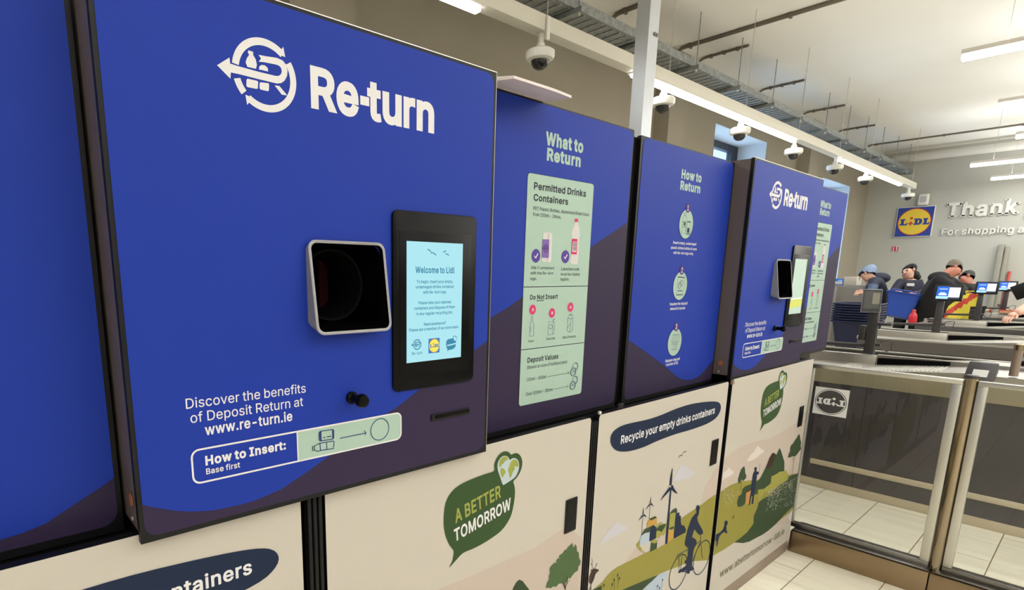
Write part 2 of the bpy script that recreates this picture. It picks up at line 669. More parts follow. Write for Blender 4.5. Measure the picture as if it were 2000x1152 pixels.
# ---------------------------------------------------------------- lettering: outlines of a grotesque alphabet in 1/1000 em
GLYPHS = {}
GLYPH_DATA = r''' 188
&448;197 -7,150 -2,110 12,78 34,54 62,39 96,34 133,37 163,47 189,85 235,140 279,216 335,237 352,255 375,262 405,258 427,245 445,226 457,201 461,168 453,145 431,137 399,145 363,169 327,204 284,438 0,364 0,171 231,121 293,87 344,78 370,75 398,79 430,91 458,109 481,134 499,165 510,200 513,235 510,266 499,290 482,308 459,320 433,324 404,315 362,291 325,256 293,154 217,110 174,100 154,97 131,100 108,109 87,124 70,143 57,166 49,193 46,223 50,251 59,301 95,321 121,336 151,346 186,349 224,408 224,405 180,397 144,371 92,345 62,333 47,305 23,271 7,234 -3
(273;89 207,101 324,132 441,177 539,236 539,191 428,161 313,151 207,160 115,188 16,236 -96,177 -96,150 -46,128 4,111 55,99 106,92 156
)273;37 -96,86 18,113 116,122 207,112 313,82 428,37 539,97 539,142 441,173 323,184 207,182 156,174 104,161 53,144 3,123 -47,97 -96
,188;38 -119,68 71,137 71,84 -119
-453;337 244,337 188,114 188,114 244
.188;95 -4,78 -1,63 9,53 24,50 41,53 59,63 73,78 83,95 87,113 83,128 73,138 59,141 41,138 24,128 9,113 -1
/249;235 533,71 -76,14 -76,178 533
0453;227 -7,174 1,130 24,95 62,69 113,57 155,50 202,48 254,50 306,57 353,69 395,95 447,130 484,174 508,227 516,279 508,323 484,358 447,384 395,396 353,403 306,405 254,403 202,396 155,384 113,359 62,323 24,279 1;227 50,261 56,290 74,313 103,330 144,340 194,344 254,340 314,330 365,313 405,290 435,261 453,227 460,192 453,163 435,140 405,123 365,113 314,109 254,113 194,123 144,140 103,163 74,192 56
1453;76 0,76 55,391 55,391 0;276 509,276 0,212 0,212 448,209 448,86 358,86 427,198 509
2453;64 0,64 47,234 229,282 282,311 327,320 371,317 397,308 419,293 436,273 449,224 460,196 457,172 447,153 433,139 413,130 390,127 362,66 362,71 405,86 442,111 473,143 496,182 511,225 516,268 511,306 497,337 474,361 445,376 411,381 372,371 318,336 259,267 180,153 60,153 57,389 57,389 0
3453;218 -7,173 -3,133 10,98 30,70 57,52 91,44 132,109 132,115 107,126 87,144 71,165 59,219 50,275 61,297 74,315 93,325 116,329 145,326 172,316 196,299 217,275 234,242 244,201 248,157 248,157 299,288 448,288 452,70 452,70 509,372 509,372 461,211 278,211 289,264 288,308 276,344 253,371 222,387 186,393 145,387 103,370 66,344 36,309 12,266 -2
5453;221 -7,178 -2,140 11,108 32,83 60,66 93,60 130,122 130,127 108,138 89,173 60,221 50,250 53,276 64,298 82,314 104,324 131,328 162,324 193,314 221,297 244,275 262,248 273,218 277,167 268,128 246,67 253,96 509,366 509,366 452,151 452,134 301,136 301,178 325,229 334,263 330,294 321,321 306,345 285,364 260,379 231,388 199,391 163,385 117,369 76,343 41,309 15,268 -1
:188;95 -4,78 -1,63 9,53 24,50 41,53 59,63 73,78 83,95 87,113 83,128 73,138 59,141 41,138 24,128 9,113 -1;95 271,78 274,63 284,53 299,50 316,53 334,63 349,78 359,95 362,113 359,128 349,138 334,141 316,138 299,128 284,113 274
?358;132 152,132 159,141 230,153 252,168 269,209 298,247 334,258 357,262 384,259 406,250 425,220 452,178 462,137 453,106 425,96 404,92 378,27 378,33 418,49 452,73 479,103 499,138 511,178 516,219 511,255 498,284 478,306 451,319 418,324 382,319 344,306 311,284 284,254 261,219 235,200 205,194 158,194 152;164 -4,146 -1,131 9,121 24,118 41,121 58,131 73,146 83,164 86,181 83,196 73,206 58,209 41,206 24,196 9,181 -1
A480;16 0,201 509,276 509,463 0,395 0,287 302,264 372,232 478,245 478,213 371,191 302,85 0;110 142,110 199,370 199,370 142
B456;60 0,60 509,241 509,289 504,329 491,359 469,381 442,394 410,398 374,395 344,387 320,356 286,315 267,315 262,339 257,363 245,385 227,402 203,414 173,418 136,413 100,400 67,377 39,344 18,301 4,247 0;125 57,245 57,296 63,330 80,349 105,355 137,352 161,342 184,327 203,306 218,279 228,248 231,125 231;125 285,238 285,288 296,308 309,323 326,333 348,336 372,330 403,313 429,283 446,240 452,125 452
C510;267 -7,225 -3,186 7,150 25,119 49,92 79,70 115,53 157,44 203,40 254,44 305,53 352,70 393,92 429,119 459,150 484,186 501,225 512,267 516,340 504,373 490,402 471,427 447,448 418,463 385,473 348,408 348,389 395,357 428,315 449,267 456,223 450,184 432,150 403,125 364,109 314,103 254,109 194,125 145,151 105,184 76,223 59,267 53,315 60,357 81,389 114,408 160,473 160,463 124,448 91,428 62,402 38,373 19,341 5,305 -4
D502;219 0,96 0,96 57,215 57,272 63,318 81,354 110,379 149,394 198,399 255,394 312,379 361,354 399,320 428,275 446,221 452,93 452,93 509,225 509,273 505,315 495,353 478,399 441,433 391,449 351,458 306,462 255,458 205,449 159,433 119,411 83,384 54,351 31,312 14,268 3;125 509,125 0,60 0,60 509
E419;60 0,60 509,372 509,372 452,125 452,125 286,355 286,355 229,125 229,125 57,375 57,375 0
F410;60 0,60 509,369 509,369 452,125 452,125 278,346 278,346 221,125 221,125 0
G520;269 -7,225 -3,185 7,149 25,118 49,91 79,69 116,53 157,43 203,40 254,43 305,53 352,69 393,91 429,117 459,149 484,184 501,223 512,265 516,304 513,340 504,374 489,403 469,429 445,449 416,465 384,474 349,408 349,387 393,356 427,315 448,265 456,222 450,183 432,150 404,125 364,109 314,103 254,109 194,125 145,151 105,184 76,224 59,269 53,309 57,345 71,374 93,396 123,410 160,415 202,434 199,283 199,283 256,478 256,478 200,471 141,451 91,419 50,377 19,326 0
H517;60 0,60 509,125 509,125 289,392 289,392 509,457 509,457 0,392 0,392 232,125 232,125 0
I300;31 0,31 57,118 57,118 452,31 452,31 509,269 509,269 452,183 452,183 57,269 57,269 0
L393;60 0,60 509,125 509,125 57,361 57,361 0
M628;60 0,60 509,152 509,277 187,287 159,299 123,311 84,322 49,307 49,318 83,330 121,342 158,352 187,476 509,568 509,568 0,504 0,504 291,504 327,505 369,506 413,507 457,513 457,498 409,482 363,467 322,456 291,342 0,286 0,170 291,159 321,145 361,129 408,112 457,119 457,120 416,121 372,122 328,122 291,122 0
N523;60 0,60 509,136 509,343 183,363 151,388 107,414 55,405 54,401 108,399 157,399 195,399 509,463 509,463 0,387 0,202 290,177 331,148 381,108 452,119 454,122 384,124 328,125 291,125 0
O533;267 -7,225 -3,186 7,150 25,119 49,92 79,70 115,53 157,44 203,40 254,44 305,53 352,70 393,92 429,119 459,150 484,186 501,225 512,267 516,309 512,348 501,384 484,415 459,442 429,464 393,480 352,490 305,493 254,490 203,480 157,464 115,442 79,415 49,384 25,348 7,309 -3;267 53,310 59,349 76,383 105,408 144,425 194,430 254,425 314,408 365,383 404,349 433,310 450,267 456,223 450,184 433,151 404,125 364,109 314,103 254,109 194,125 144,151 105,184 76,223 59
P445;60 0,60 509,235 509,289 503,332 487,366 462,390 430,404 391,409 348,404 304,390 265,366 233,332 207,289 191,235 186,109 186,109 242,233 242,269 246,297 256,318 272,333 294,342 319,344 348,342 376,333 402,318 423,297 439,268 449,232 452,125 452,125 0
R449;60 0,60 509,236 509,290 504,333 489,367 465,390 433,405 395,409 352,405 309,390 271,367 240,333 217,289 203,236 198,96 198,96 255,234 255,269 258,298 267,319 281,334 300,342 324,345 352,342 380,334 405,319 425,298 440,269 449,233 452,125 452,125 0;353 0,230 229,303 229,428 0
S447;224 -9,172 -4,128 9,91 31,64 60,46 96,38 137,104 137,110 110,123 88,142 71,166 59,224 49,257 52,286 60,311 74,329 92,341 114,346 139,342 161,332 179,296 205,245 222,184 239,128 260,86 289,60 326,52 372,58 413,75 448,102 476,138 498,180 511,227 516,275 511,316 498,351 476,377 449,394 415,401 378,337 378,326 412,302 437,267 453,225 459,194 456,167 448,145 435,129 418,118 398,115 376,119 352,131 334,169 308,212 293,264 279,312 264,359 238,395 198,405 171,408 139,403 99,386 64,360 34,323 11,278 -4
T449;32 452,32 509,417 509,417 452,257 452,257 0,193 0,193 452
V480;204 0,16 509,84 509,192 206,215 137,248 31,235 31,267 138,290 206,395 509,463 509,278 0
W686;155 0,16 509,82 509,163 196,175 145,187 94,197 40,189 40,200 94,211 145,224 196,306 509,380 509,462 196,474 145,486 94,497 40,488 40,499 94,510 145,523 196,603 509,670 509,530 0,455 0,368 323,351 391,336 475,350 475,335 395,318 323,230 0
Y472;203 0,203 208,16 509,91 509,192 344,222 292,250 230,224 230,251 293,280 344,381 509,455 509,268 208,268 0
a389;160 -9,126 -5,94 5,68 22,48 45,35 73,30 108,34 138,43 161,58 179,78 193,125 211,178 220,234 227,265 235,273 243,276 255,276 257,267 297,240 322,196 331,149 322,118 301,100 274,41 291,57 322,79 346,104 364,133 375,194 384,239 379,286 360,306 343,322 320,333 290,337 251,337 0,277 0,277 52,272 52,252 25,215 1;170 45,202 49,228 59,248 74,263 93,272 115,276 138,276 190,259 182,231 176,200 171,175 168,134 159,103 139,95 124,92 105,102 72,130 52
b424;229 -8,198 -5,172 4,138 31,118 59,112 59,112 0,53 0,53 509,114 509,114 319,118 319,137 346,171 373,197 381,229 384,274 378,313 361,345 332,370 293,385 245,390 189,385 133,370 84,346 45,313 16,274 -2;220 47,253 51,279 66,301 88,316 117,325 151,328 189,325 227,316 261,301 290,280 311,253 325,220 330,188 325,161 312,140 291,125 263,116 229,113 189,116 150,125 115,140 86,162 65,188 51
c396;207 -8,159 -2,117 16,82 46,56 85,40 133,34 187,40 243,56 291,82 330,117 360,159 378,207 384,260 377,305 356,340 322,362 277,303 262,290 289,270 311,242 325,207 330,173 325,145 310,124 287,108 258,99 224,96 187,99 151,108 117,124 89,145 66,173 51,207 46,243 52,271 66,292 89,304 117,363 102,341 56,306 21,261 -1
d424;195 -8,151 -2,111 16,79 45,55 84,39 133,34 189,39 245,55 293,79 332,112 361,151 378,196 384,228 381,253 373,287 346,306 319,311 319,311 509,372 509,372 0,313 0,313 59,307 59,287 31,252 4,227 -5;205 47,236 51,263 65,284 86,299 115,309 150,312 189,309 229,300 263,284 291,263 312,237 325,205 330,172 325,145 311,124 290,108 261,99 227,96 189,99 151,109 117,124 88,145 66,172 51
e404;212 -8,161 -2,117 16,82 46,56 85,40 132,34 187,39 242,55 290,81 329,115 359,157 378,205 384,266 374,294 361,319 341,341 315,357 282,368 242,371 194,371 169,75 169,75 221,338 221,310 202,307 237,298 269,283 294,263 314,237 326,205 330,173 326,146 313,125 294,109 270,99 241,96 211,96 178,100 139,110 106,128 80,151 61,179 50,212 46,254 53,285 73,306 105,365 91,353 63,335 39,311 19,283 4,249 -5
f254;228 379,228 327,6 327,6 379;81 0,81 432,84 461,96 486,113 505,135 519,187 530,222 527,243 521,227 468,215 472,195 474,171 470,154 460,145 443,142 419,142 0
g425;207 -151,168 -148,134 -140,82 -110,51 -69,101 -41,122 -66,154 -88,207 -97,249 -92,282 -75,304 -47,311 -6,311 68,306 68,287 41,252 16,227 8,195 5,152 10,113 27,80 53,55 90,39 136,34 191,39 246,55 293,80 332,112 361,152 378,196 384,228 382,253 373,288 346,308 319,313 319,313 379,372 379,372 -9,367 -54,350 -90,324 -117,291 -136,251 -147;205 59,237 63,264 75,285 95,300 121,309 154,312 193,309 231,300 264,285 291,264 312,237 325,205 330,172 325,145 312,124 290,109 262,99 229,96 193,99 155,109 123,124 96,145 76,172 63
h410;114 227,114 0,53 0,53 509,114 509,114 287,102 287,124 332,152 362,187 379,227 384,264 380,295 369,321 349,341 321,353 285,357 240,357 0,296 0,296 235,290 275,273 304,246 323,210 329,184 326,161 317,141 303,126 283,117 257
i167;53 0,53 379,114 379,114 0;84 443,67 446,54 455,44 468,41 483,44 499,54 512,67 521,84 524,100 521,114 512,123 499,126 483,123 468,114 455,100 446
j167;53 379,114 379,114 -30,111 -63,102 -90,86 -113,65 -129,37 -139,4 -143,-10 -143,-10 -87,2 -87,25 -83,40 -72,50 -54,53 -29;83 443,67 446,53 455,44 468,41 483,44 499,53 512,67 521,83 524,100 521,114 512,123 499,126 483,123 468,114 455,100 446
k381;110 137,110 212,121 212,284 379,360 379,184 199,177 199;53 0,53 509,114 509,114 0;294 0,148 186,191 229,372 0
l189;139 -2,101 3,74 20,58 47,53 84,53 509,114 509,114 99,120 62,130 54,146 52,160 53,170 54,181 3,162 -1
m610;53 0,53 379,112 379,112 295,108 295,118 323,132 346,172 376,219 386,257 380,287 361,309 331,321 295,312 295,322 321,337 343,381 375,437 386,468 383,497 372,522 354,541 328,553 296,557 255,557 0,496 0,496 254,490 289,473 313,447 326,419 330,395 328,374 320,345 290,335 247,335 0,274 0,274 260,269 288,253 311,229 326,199 330,158 320,140 307,126 289,117 266,114 238,114 0
n410;114 227,114 0,53 0,53 379,112 379,112 287,102 287,124 332,152 362,187 379,227 384,264 380,295 369,321 349,341 321,353 285,357 240,357 0,296 0,296 235,290 275,273 304,246 323,210 329,184 326,161 317,141 303,126 283,117 257
o415;207 -8,159 -2,117 16,82 46,56 85,40 133,34 187,40 243,56 291,82 330,117 360,159 378,207 384,256 378,299 360,333 330,359 291,376 243,381 187,376 133,359 85,333 46,299 16,256 -2;207 46,242 51,270 66,292 89,307 117,316 151,319 187,316 224,307 258,292 287,270 310,242 325,207 330,173 325,145 310,124 287,108 258,99 224,96 187,99 151,108 117,124 89,145 66,173 51
p424;53 -143,53 379,112 379,112 319,118 319,137 346,171 373,197 381,229 384,274 378,313 361,345 332,370 293,385 245,390 189,385 133,370 84,346 45,313 16,274 -2,229 -8,198 -5,173 4,138 31,118 59,114 59,114 -143;220 47,253 51,279 66,301 88,316 117,325 151,328 189,325 227,316 261,301 290,280 311,253 325,220 330,188 325,161 312,140 291,125 263,116 229,113 189,116 150,125 115,140 86,162 65,188 51
r259;53 0,53 379,112 379,112 321,115 321,130 347,152 367,181 380,213 385,229 384,243 384,243 322,230 324,207 326,182 323,159 315,140 301,126 284,117 262,114 237,114 0
s365;182 -8,145 -5,112 3,84 18,62 38,45 63,36 94,94 107,105 79,124 60,150 49,181 45,217 50,244 62,262 81,268 103,265 121,254 136,237 147,212 155,149 170,104 186,72 208,53 237,47 274,51 305,65 332,87 354,115 370,149 381,187 384,223 381,254 372,279 358,299 339,324 290,268 277,258 298,243 316,219 328,187 333,156 329,131 317,114 299,109 277,112 258,124 243,172 223,229 209,275 194,306 171,325 142,331 107,326 75,312 47,290 24,260 6,223 -5
t227;204 379,204 327,6 327,6 379;65 471,126 471,126 98,128 76,136 61,150 53,170 50,185 51,202 54,213 2,192 -3,168 -4,125 2,92 21,72 52,65 93
u410;182 -5,146 -1,115 11,89 31,69 59,57 95,53 139,53 379,114 379,114 144,119 105,137 75,164 56,200 50,226 53,249 62,268 77,283 97,293 122,296 153,296 379,357 379,357 0,298 0,298 92,307 92,286 47,257 17,222 0
v389;163 0,17 379,84 379,165 155,187 87,206 21,184 21,203 87,224 155,305 379,371 379,226 0
w567;138 0,23 379,87 379,133 214,154 137,175 41,165 41,186 135,206 214,252 379,316 379,362 214,382 136,402 41,391 41,413 135,434 214,480 379,545 379,429 0,368 0,319 172,305 225,291 280,277 338,291 338,277 280,263 225,248 172,199 0
x379;21 0,171 218,171 171,29 379,100 379,147 306,179 253,207 206,175 206,202 253,233 306,282 379,352 379,209 169,209 214,358 0,287 0,231 85,200 136,173 182,205 182,178 136,148 85,91 0
y389;47 -139,61 -86,71 -87,104 -89,130 -74,151 -36,163 -1,17 379,84 379,165 155,187 87,206 21,184 21,202 87,224 155,305 379,371 379,204 -58,177 -107,139 -136,91 -145,65 -143
z380;42 0,42 46,254 320,254 323,48 323,48 379,333 379,333 331,126 60,126 56,339 56,339 0'''
for _row in GLYPH_DATA.split('\n'):
    _c = _row[0]
    _p = _row[1:].split(';')
    GLYPHS[_c] = (int(_p[0]), [[tuple(int(n) for n in q.split()) for q in l.split(',')] for l in _p[1:]])
_fat = {}


def glyph(c, d):
    """outline of one letter, thickened by d units all round"""
    if (c, d) in _fat:
        return _fat[(c, d)]
    adv, loops = GLYPHS[c]
    out = []
    for l in loops:
        pts = [l[i] for i in range(len(l)) if l[i] != l[i - 1]]
        n = len(pts)
        q = []
        for i in range(n):
            a, b, e = Vector(pts[i - 1]), Vector(pts[i]), Vector(pts[(i + 1) % n])
            t1, t2 = (b - a).normalized(), (e - b).normalized()
            n1, n2 = Vector((-t1.y, t1.x)), Vector((-t2.y, t2.x))
            m = n1 + n2
            k = m.length_squared
            m = m * (2 / max(k, 1.0)) if k > 1e-6 else n1
            q.append((b.x + m.x * d, b.y + m.y * d))
        out.append(q)
    _fat[(c, d)] = (adv + 1.5 * d, triangles(out, 'nonzero'))
    return _fat[(c, d)]


def layout(s, d):
    x, out = 0.0, []
    for c in s:
        adv, l = glyph(c, d) if c != ' ' else (GLYPHS[' '][0] * 0.9, [])
        if l:
            out.append((l, x))
        x += adv
    return out, x

# ================================================================ the setting
X0, X1, Y0, Y1, ZC = -6.0, 15.0, -7.0, 3.7, 3.96
structure(MB().box(X0, X1, Y0, Y1 + 0.6, -0.1, 0, 'floor_tile').build('floor', origin=(0, 0, 0)))
structure(MB().box(X0, X1 + .1, Y0, Y1 + 0.6, ZC, ZC + 0.1, 'ceiling_paint').build('ceiling'))
structure(MB().box(X1, X1 + 0.15, Y0, Y1 + 0.6, 0, ZC, 'wall_end_paint').build('wall_back'))
structure(MB().box(X0, X1, Y0 - 0.15, Y0, 0, ZC, 'wall_end_paint').build('wall_right'))
structure(MB().box(X0 - 0.15, X0, Y0 - 0.15, Y1 + 0.6, 0, ZC, 'wall_end_paint').build('wall_front'))
WINS = [(7.93, 9.63, 1.15, 3.46), (12.19, 13.81, 1.15, 3.24)]
w = MB()
T = 0.5
px = X0
for a, b, z0, z1 in WINS:
    w.box(px, a, Y1, Y1 + T, 0, ZC, 'wall_paint')
    w.box(a, b, Y1, Y1 + T, 0, z0, 'wall_paint')
    w.box(a, b, Y1, Y1 + T, z1, ZC, 'wall_paint')
    px = b
w.box(px, X1, Y1, Y1 + T, 0, ZC, 'wall_paint')
for a in (1.80, 6.41, 10.90):                                        # shallow piers
    w.box(a, a + (0.48 if a < 2 else 0.38), Y1 - 0.18, Y1 + 0.01, 0, ZC, 'wall_paint')
for a, b, z0, z1 in WINS:                                            # reveals, with the bluish daylight put into their colour
    e = 0.004
    w.box(b - e, b + 0.02, Y1 + e, Y1 + T - e, z0, z1, 'reveal_daylit')
    w.box(a - 0.02, a + e, Y1 + e, Y1 + T - e, z0, z1, 'reveal_daylit')
    w.box(a, b, Y1 + e, Y1 + T - e, z1 - e, z1 + 0.02, 'reveal_daylit')
    w.box(a, b, Y1 + e, Y1 + T - e, z0 - 0.02, z0 + e, 'reveal_daylit')
structure(w.build('wall_left'))
for i, (a, b, z0, z1) in enumerate(WINS):
    y = Y1 + T - 0.09
    f = MB()
    k = 0.10
    f.box(a, b, y, y + 0.08, z1 - k, z1, 'window_frame').box(a, b, y, y + 0.08, z0, z0 + k, 'window_frame')
    f.box(a, a + k, y, y + 0.08, z0 + k, z1 - k, 'window_frame').box(b - 0.2, b, y, y + 0.08, z0 + k, z1 - k, 'window_frame')
    f.box((a + b) / 2 - .04, (a + b) / 2 + .04, y, y + 0.08, z0 + k, z1 - k, 'window_frame')
    fo = structure(f.build('window_%d' % (i + 1)))
    g = MB().box(a + k - .01, b - 0.19, y + 0.03, y + 0.045, z0 + k - .01, z1 - k + .01, 'window_glass').build('pane', fo)
    L = bpy.data.lights.new('daylight', 'AREA')
    L.shape = 'RECTANGLE'
    L.size, L.size_y = b - a - .2, z1 - z0 - .2
    L.energy = DAY_W
    L.color = (0.84, 0.93, 1.0)
    lo = bpy.data.objects.new('daylight', L)
    lo.location = ((a + b) / 2, Y1 + T + 0.25, (z0 + z1) / 2)
    lo.rotation_euler = (-PI / 2, 0, 0)                             # shines towards -y, into the room
    COL.objects.link(lo)


def lamp_light(name, size_x, size_y, loc, watts, parent, up=False):
    L = bpy.data.lights.new(name, 'AREA')
    L.shape = 'RECTANGLE'
    L.size, L.size_y = size_x, size_y
    L.energy = watts
    L.color = LAMP_COL
    o = bpy.data.objects.new(name, L)
    o.location = Vector(loc) - ROOT[parent.name]
    if up:
        o.rotation_euler = (PI, 0, 0)
    COL.objects.link(o)
    o.parent = parent


def lamp(x0, x1, y0, y1, z, label, group, h=0.06, thin=False):
    """a slim hanging lamp along x or y: housing, glowing diffuser, wires up to the ceiling, and its light"""
    t = thing('linear_lamp', label, 'lamp', ((x0 + x1) / 2, (y0 + y1) / 2, z), group)
    MB().box(x0, x1, y0, y1, z + 0.025, z + h, 'lamp_body', 0.004).build('housing', t)
    e = .022 if thin else .003
    MB().box(x0 + 0.003, x1 - 0.003, y0 + e, y1 - e, z - (0.0 if thin else 0.02), z + 0.026, 'diffuser', 0.008).build('diffuser', t)
    return t


# rows of lamps across the ceiling
ROWS = [(-3.6, -0.6), (-1.6, -0.6), (0.4, -0.6), (2.4, -0.6), (4.35, 0.6), (6.36, 1.091), (8.34, 1.087), (10.31, 1.13), (12.39, 1.80), (14.3, 1.776)]
NAMES = ['at the near end of the room', 'second from the near end', 'third from the near end', 'fourth from the near end', 'fifth from the near end',
         'nearest and largest at the upper right', 'second largest at the right edge', 'a short stub at the right edge', 'in front of the far pale pipe', 'lowest one, close to the end wall']
for (x, y), nm in zip(ROWS, NAMES):
    t = lamp(x - 0.035, x + 0.035, -5.9, y, 3.2, 'glowing strip lamp across the ceiling, ' + nm, 'strip lamps across the ceiling')
    for k in (0.25, 3.2, 6.2):
        MB().tube([(x, y - k, 3.26), (x, y - k, ZC)], 0.0025, 'wire', 5).build('suspension_wire', t)
    lamp_light('lamp_glow', 0.06, y + 5.9, (x, (y - 5.9) / 2, 3.175), LAMP_W * (y + 5.9) / 2, t)
    lamp_light('lamp_glow', 0.06, y + 5.9, (x, (y - 5.9) / 2, 3.268), UP_FILL_W * (y + 5.9) / 2, t, True)  # added upward light that brightens the ceiling

# trunking along the machine side, with three lit stretches and the hanging dome cameras
TY, TZ = 2.6, 3.01
tr = MB().box(-3.0, 13.15, TY - 0.045, TY + 0.05, TZ + 0.005, TZ + 0.10, 'trunking_white', 0.008)
tag(tr.build('lighting_trunking'), 'long white trunking beam hanging along the wall above the machines', 'trunking')
for (a, b), nm in zip([(-1.4, 2.52), (4.15, 7.48), (9.1, 12.25)], ['ending above the large machine', 'right of the steel column', 'farthest length']):
    t = lamp(a, b, TY - 0.05, TY + 0.045, TZ - 0.03, 'bright strip lamp under the white trunking, ' + nm, 'strip lamps under the trunking', .0345, True)
    lamp_light('lamp_glow', b - a, 0.09, ((a + b) / 2, TY, TZ - 0.034), LAMP_W * (b - a) / 2, t)
LIT = [(-1.4, 2.52), (4.15, 7.48), (9.1, 12.25)]
CAMX = [3.08, 4.62, 6.09, 7.51, 8.96, 10.32, 12.88]
CAML = ['nearest and largest', 'just right of the steel column', 'in front of the first window', 'above the far machine',
        'third from the far end', 'second from the far end', 'last one by the end wall']
for i, (x, nm) in enumerate(zip(CAMX, CAML)):
    t = thing('dome_camera', 'white dome camera with dark lens under the trunking, ' + nm, 'security camera', (x, TY, 2.8), 'dome cameras hanging from the trunking')
    MB().tube([(x, TY, TZ - (0.031 if any(p < x < q for p, q in LIT) else -0.004)), (x, TY, 2.955)], 0.019, 'camera_white', 10).build('stem', t)
    MB().lathe([(0.026, 2.955), (0.03, 2.925), (0.076, 2.918), (0.091, 2.908), (0.092, 2.880), (0.084, 2.862), (0.066, 2.855)], (x, TY, 0), 'camera_white', 24).build('housing', t)
    MB().lathe([(0.056, 2.856), (0.054, 2.838), (0.043, 2.818), (0.024, 2.804), (0.004, 2.80)], (x, TY, 0), 'dome_dark', 24).build('lens_dome', t)
    if i == 0:
        MB().box(x - .016, x + .016, TY - .062, TY - .047, TZ - .05, TZ + .09, 'camera_white', .006).build('bracket', t)
    wm = MB().tube([(x + 0.03, TY - .02, TZ + 0.10), (x + 0.03, TY - .02, ZC)], 0.003, 'wire', 5)
    tag(wm.build('suspension_wire'), 'thin ceiling wire beside the dome camera that is ' + nm, 'wire', 'wires holding the trunking')

# galvanised cable tray on brackets, conduits that bend into it
t = thing('cable_tray', 'galvanised perforated cable tray running below the ceiling beside the white trunking', 'cable tray', (6.0, 3.12, 3.5))
m = MB().box(-3, 14.85, 2.98, 3.27, 3.5, 3.504, 'galvanised').box(-3, 14.85, 2.978, 2.982, 3.5, 3.57, 'galvanised').box(-3, 14.85, 3.268, 3.272, 3.5, 3.57, 'galvanised')
for i in range(178):                                                 # raised ribs between the rows of slots
    m.box(-2.95 + i * 0.1, -2.9 + i * 0.1, 3.0, 3.25, 3.494, 3.5, 'galvanised')
m.build('tray_channel', t)
for k, (yy, r) in enumerate([(3.03, .012), (3.07, .016), (3.12, .011), (3.17, .014), (3.21, .012)]):
    MB().tube([(-3 + i * .9, yy + .008 * math.sin(i * 1.7 + k), 3.505 + r) for i in range(20)], r, 'conduit_grey' if k % 2 else 'black_matt', 6).build('cable', t)
for i in range(15):
    x = 1.10 + i * 0.935
    q = thing('tray_bracket', 'galvanised cross bracket on a ceiling rod carrying the cable tray', 'bracket', (x, 3.12, 3.45), 'brackets under the cable tray')
    MB().box(x - .02, x + .02, 2.90, 3.34, 3.455, 3.493, 'galvanised', .003).build('cross_bar', q)
    MB().tube([(x, 2.935, 3.455), (x, 2.935, ZC)], 0.005, 'galvanised', 6).build('rod', q)
    MB().lathe([(0.011, 3.435), (0.011, 3.455)], (x, 2.935, 0), 'edge_silver', 6).build('nut', q)
CON = [(onZ(1245, 21, 3.9).x, 2.0, 'vanishing behind the steel column'), (6.44, 0.2, 'long one right of the steel column'), (6.93, 2.96, 'short one beside the long conduit'),
       (8.64, 2.97, 'short, third from the far end'), (10.30, 2.97, 'short, second from the far end'), (11.98, 2.99, 'short, nearest the end wall'), (13.71, -3.5, 'long thin one by the far pale pipe')]
for x, y, nm in CON:
    r = 0.014 if y > 2.5 or x > 13 else 0.02
    pth = [(x, y, ZC - r), (x, 3.42, ZC - r)] + [(x, 3.42 + .12 * math.sin(a), ZC - r - .12 + .12 * math.cos(a)) for a in (.3, .6, .9, 1.2, PI / 2)] + [(x, 3.54, 3.55)]
    t = thing('conduit', 'grey ceiling conduit bending to the tray, ' + nm, 'conduit', (x, (y + 3.5) / 2, 3.7), 'conduits on the ceiling')
    MB().tube(pth, r, 'conduit_grey', 8).build('pipe', t)
    for k in range(3):
        yy = 3.36 - k * (3.3 - max(y, 1.0)) / 2.4
        MB().box(x - r - .006, x + r + .006, yy - .012, yy + .012, ZC - 2 * r - .006, ZC, 'conduit_grey').build('clip', t)
px_ = 14.62
pth = [(px_, -5, 3.77), (px_, 3.15, 3.77)] + [(px_ + .16 * (1 - math.cos(a)), 3.15 + .16 * math.sin(a), 3.77) for a in (.4, .8, 1.2, PI / 2)]
pth = [(px_, -5, 3.77), (px_, 3.2, 3.77), (px_ + .02, 3.28, 3.765), (px_ + .08, 3.33, 3.74), (px_ + .2, 3.34, 3.71), (X1 - .08, 3.335, 3.70)]
tag(MB().tube(pth, 0.075, 'pipe_white', 16).build('drain_pipe'), 'thick pale pipe under the ceiling along the end wall, elbow at its left end', 'pipe')

# steel column rising behind the panels
cx0, cx1, cy0, cy1 = 3.365, 3.475, 2.02, 2.105
c = MB()
for a, b, d, e in ((cx0, cx0 + .012, cy0, cy1), (cx1 - .012, cx1, cy0, cy1), (cx0 + .012, cx1 - .012, cy0, cy0 + .012), (cx0 + .012, cx1 - .012, cy1 - .012, cy1)):
    c.box(a, b, d, e, 0, ZC, 'column_paint')
t = thing('steel_column', 'pale square steel column rising behind the blue panels to the ceiling', 'column', (3.42, 2.06, 0))
c.build('shaft', t)
MB().lathe([(0.011, 0), (0.011, 0.006)], (3.43, cy0, 2.93), 'conduit_grey', 10, (0, -1, 0)).build('bolt', t)
MB().lathe([(0.011, 0), (0.011, 0.006)], (3.455, cy0, 2.93), 'conduit_grey', 10, (0, -1, 0)).build('bolt', t)

# ================================================================ the bottle return machines and their panels
D1, D2, DL = 0.94, 1.039, 0.968
C2 = crop(400, 0, 2.857)
C5 = crop(560, 380, 2.5045)
C6 = crop(0, 740, 2.796)
C7 = crop(340, 720, 3.84)
C8 = crop(960, 200, 3.6)
C9 = crop(980, 420, 4.8)
C10 = crop(980, 560, 4.1125)
C11 = crop(1220, 260, 4.43)
C12 = crop(1200, 500, 4.1125)
PX = crop(0, 0, 1)


def xz(q, cr, y):
    p = onY(*cr(*q), y)
    return (p.x, p.z)


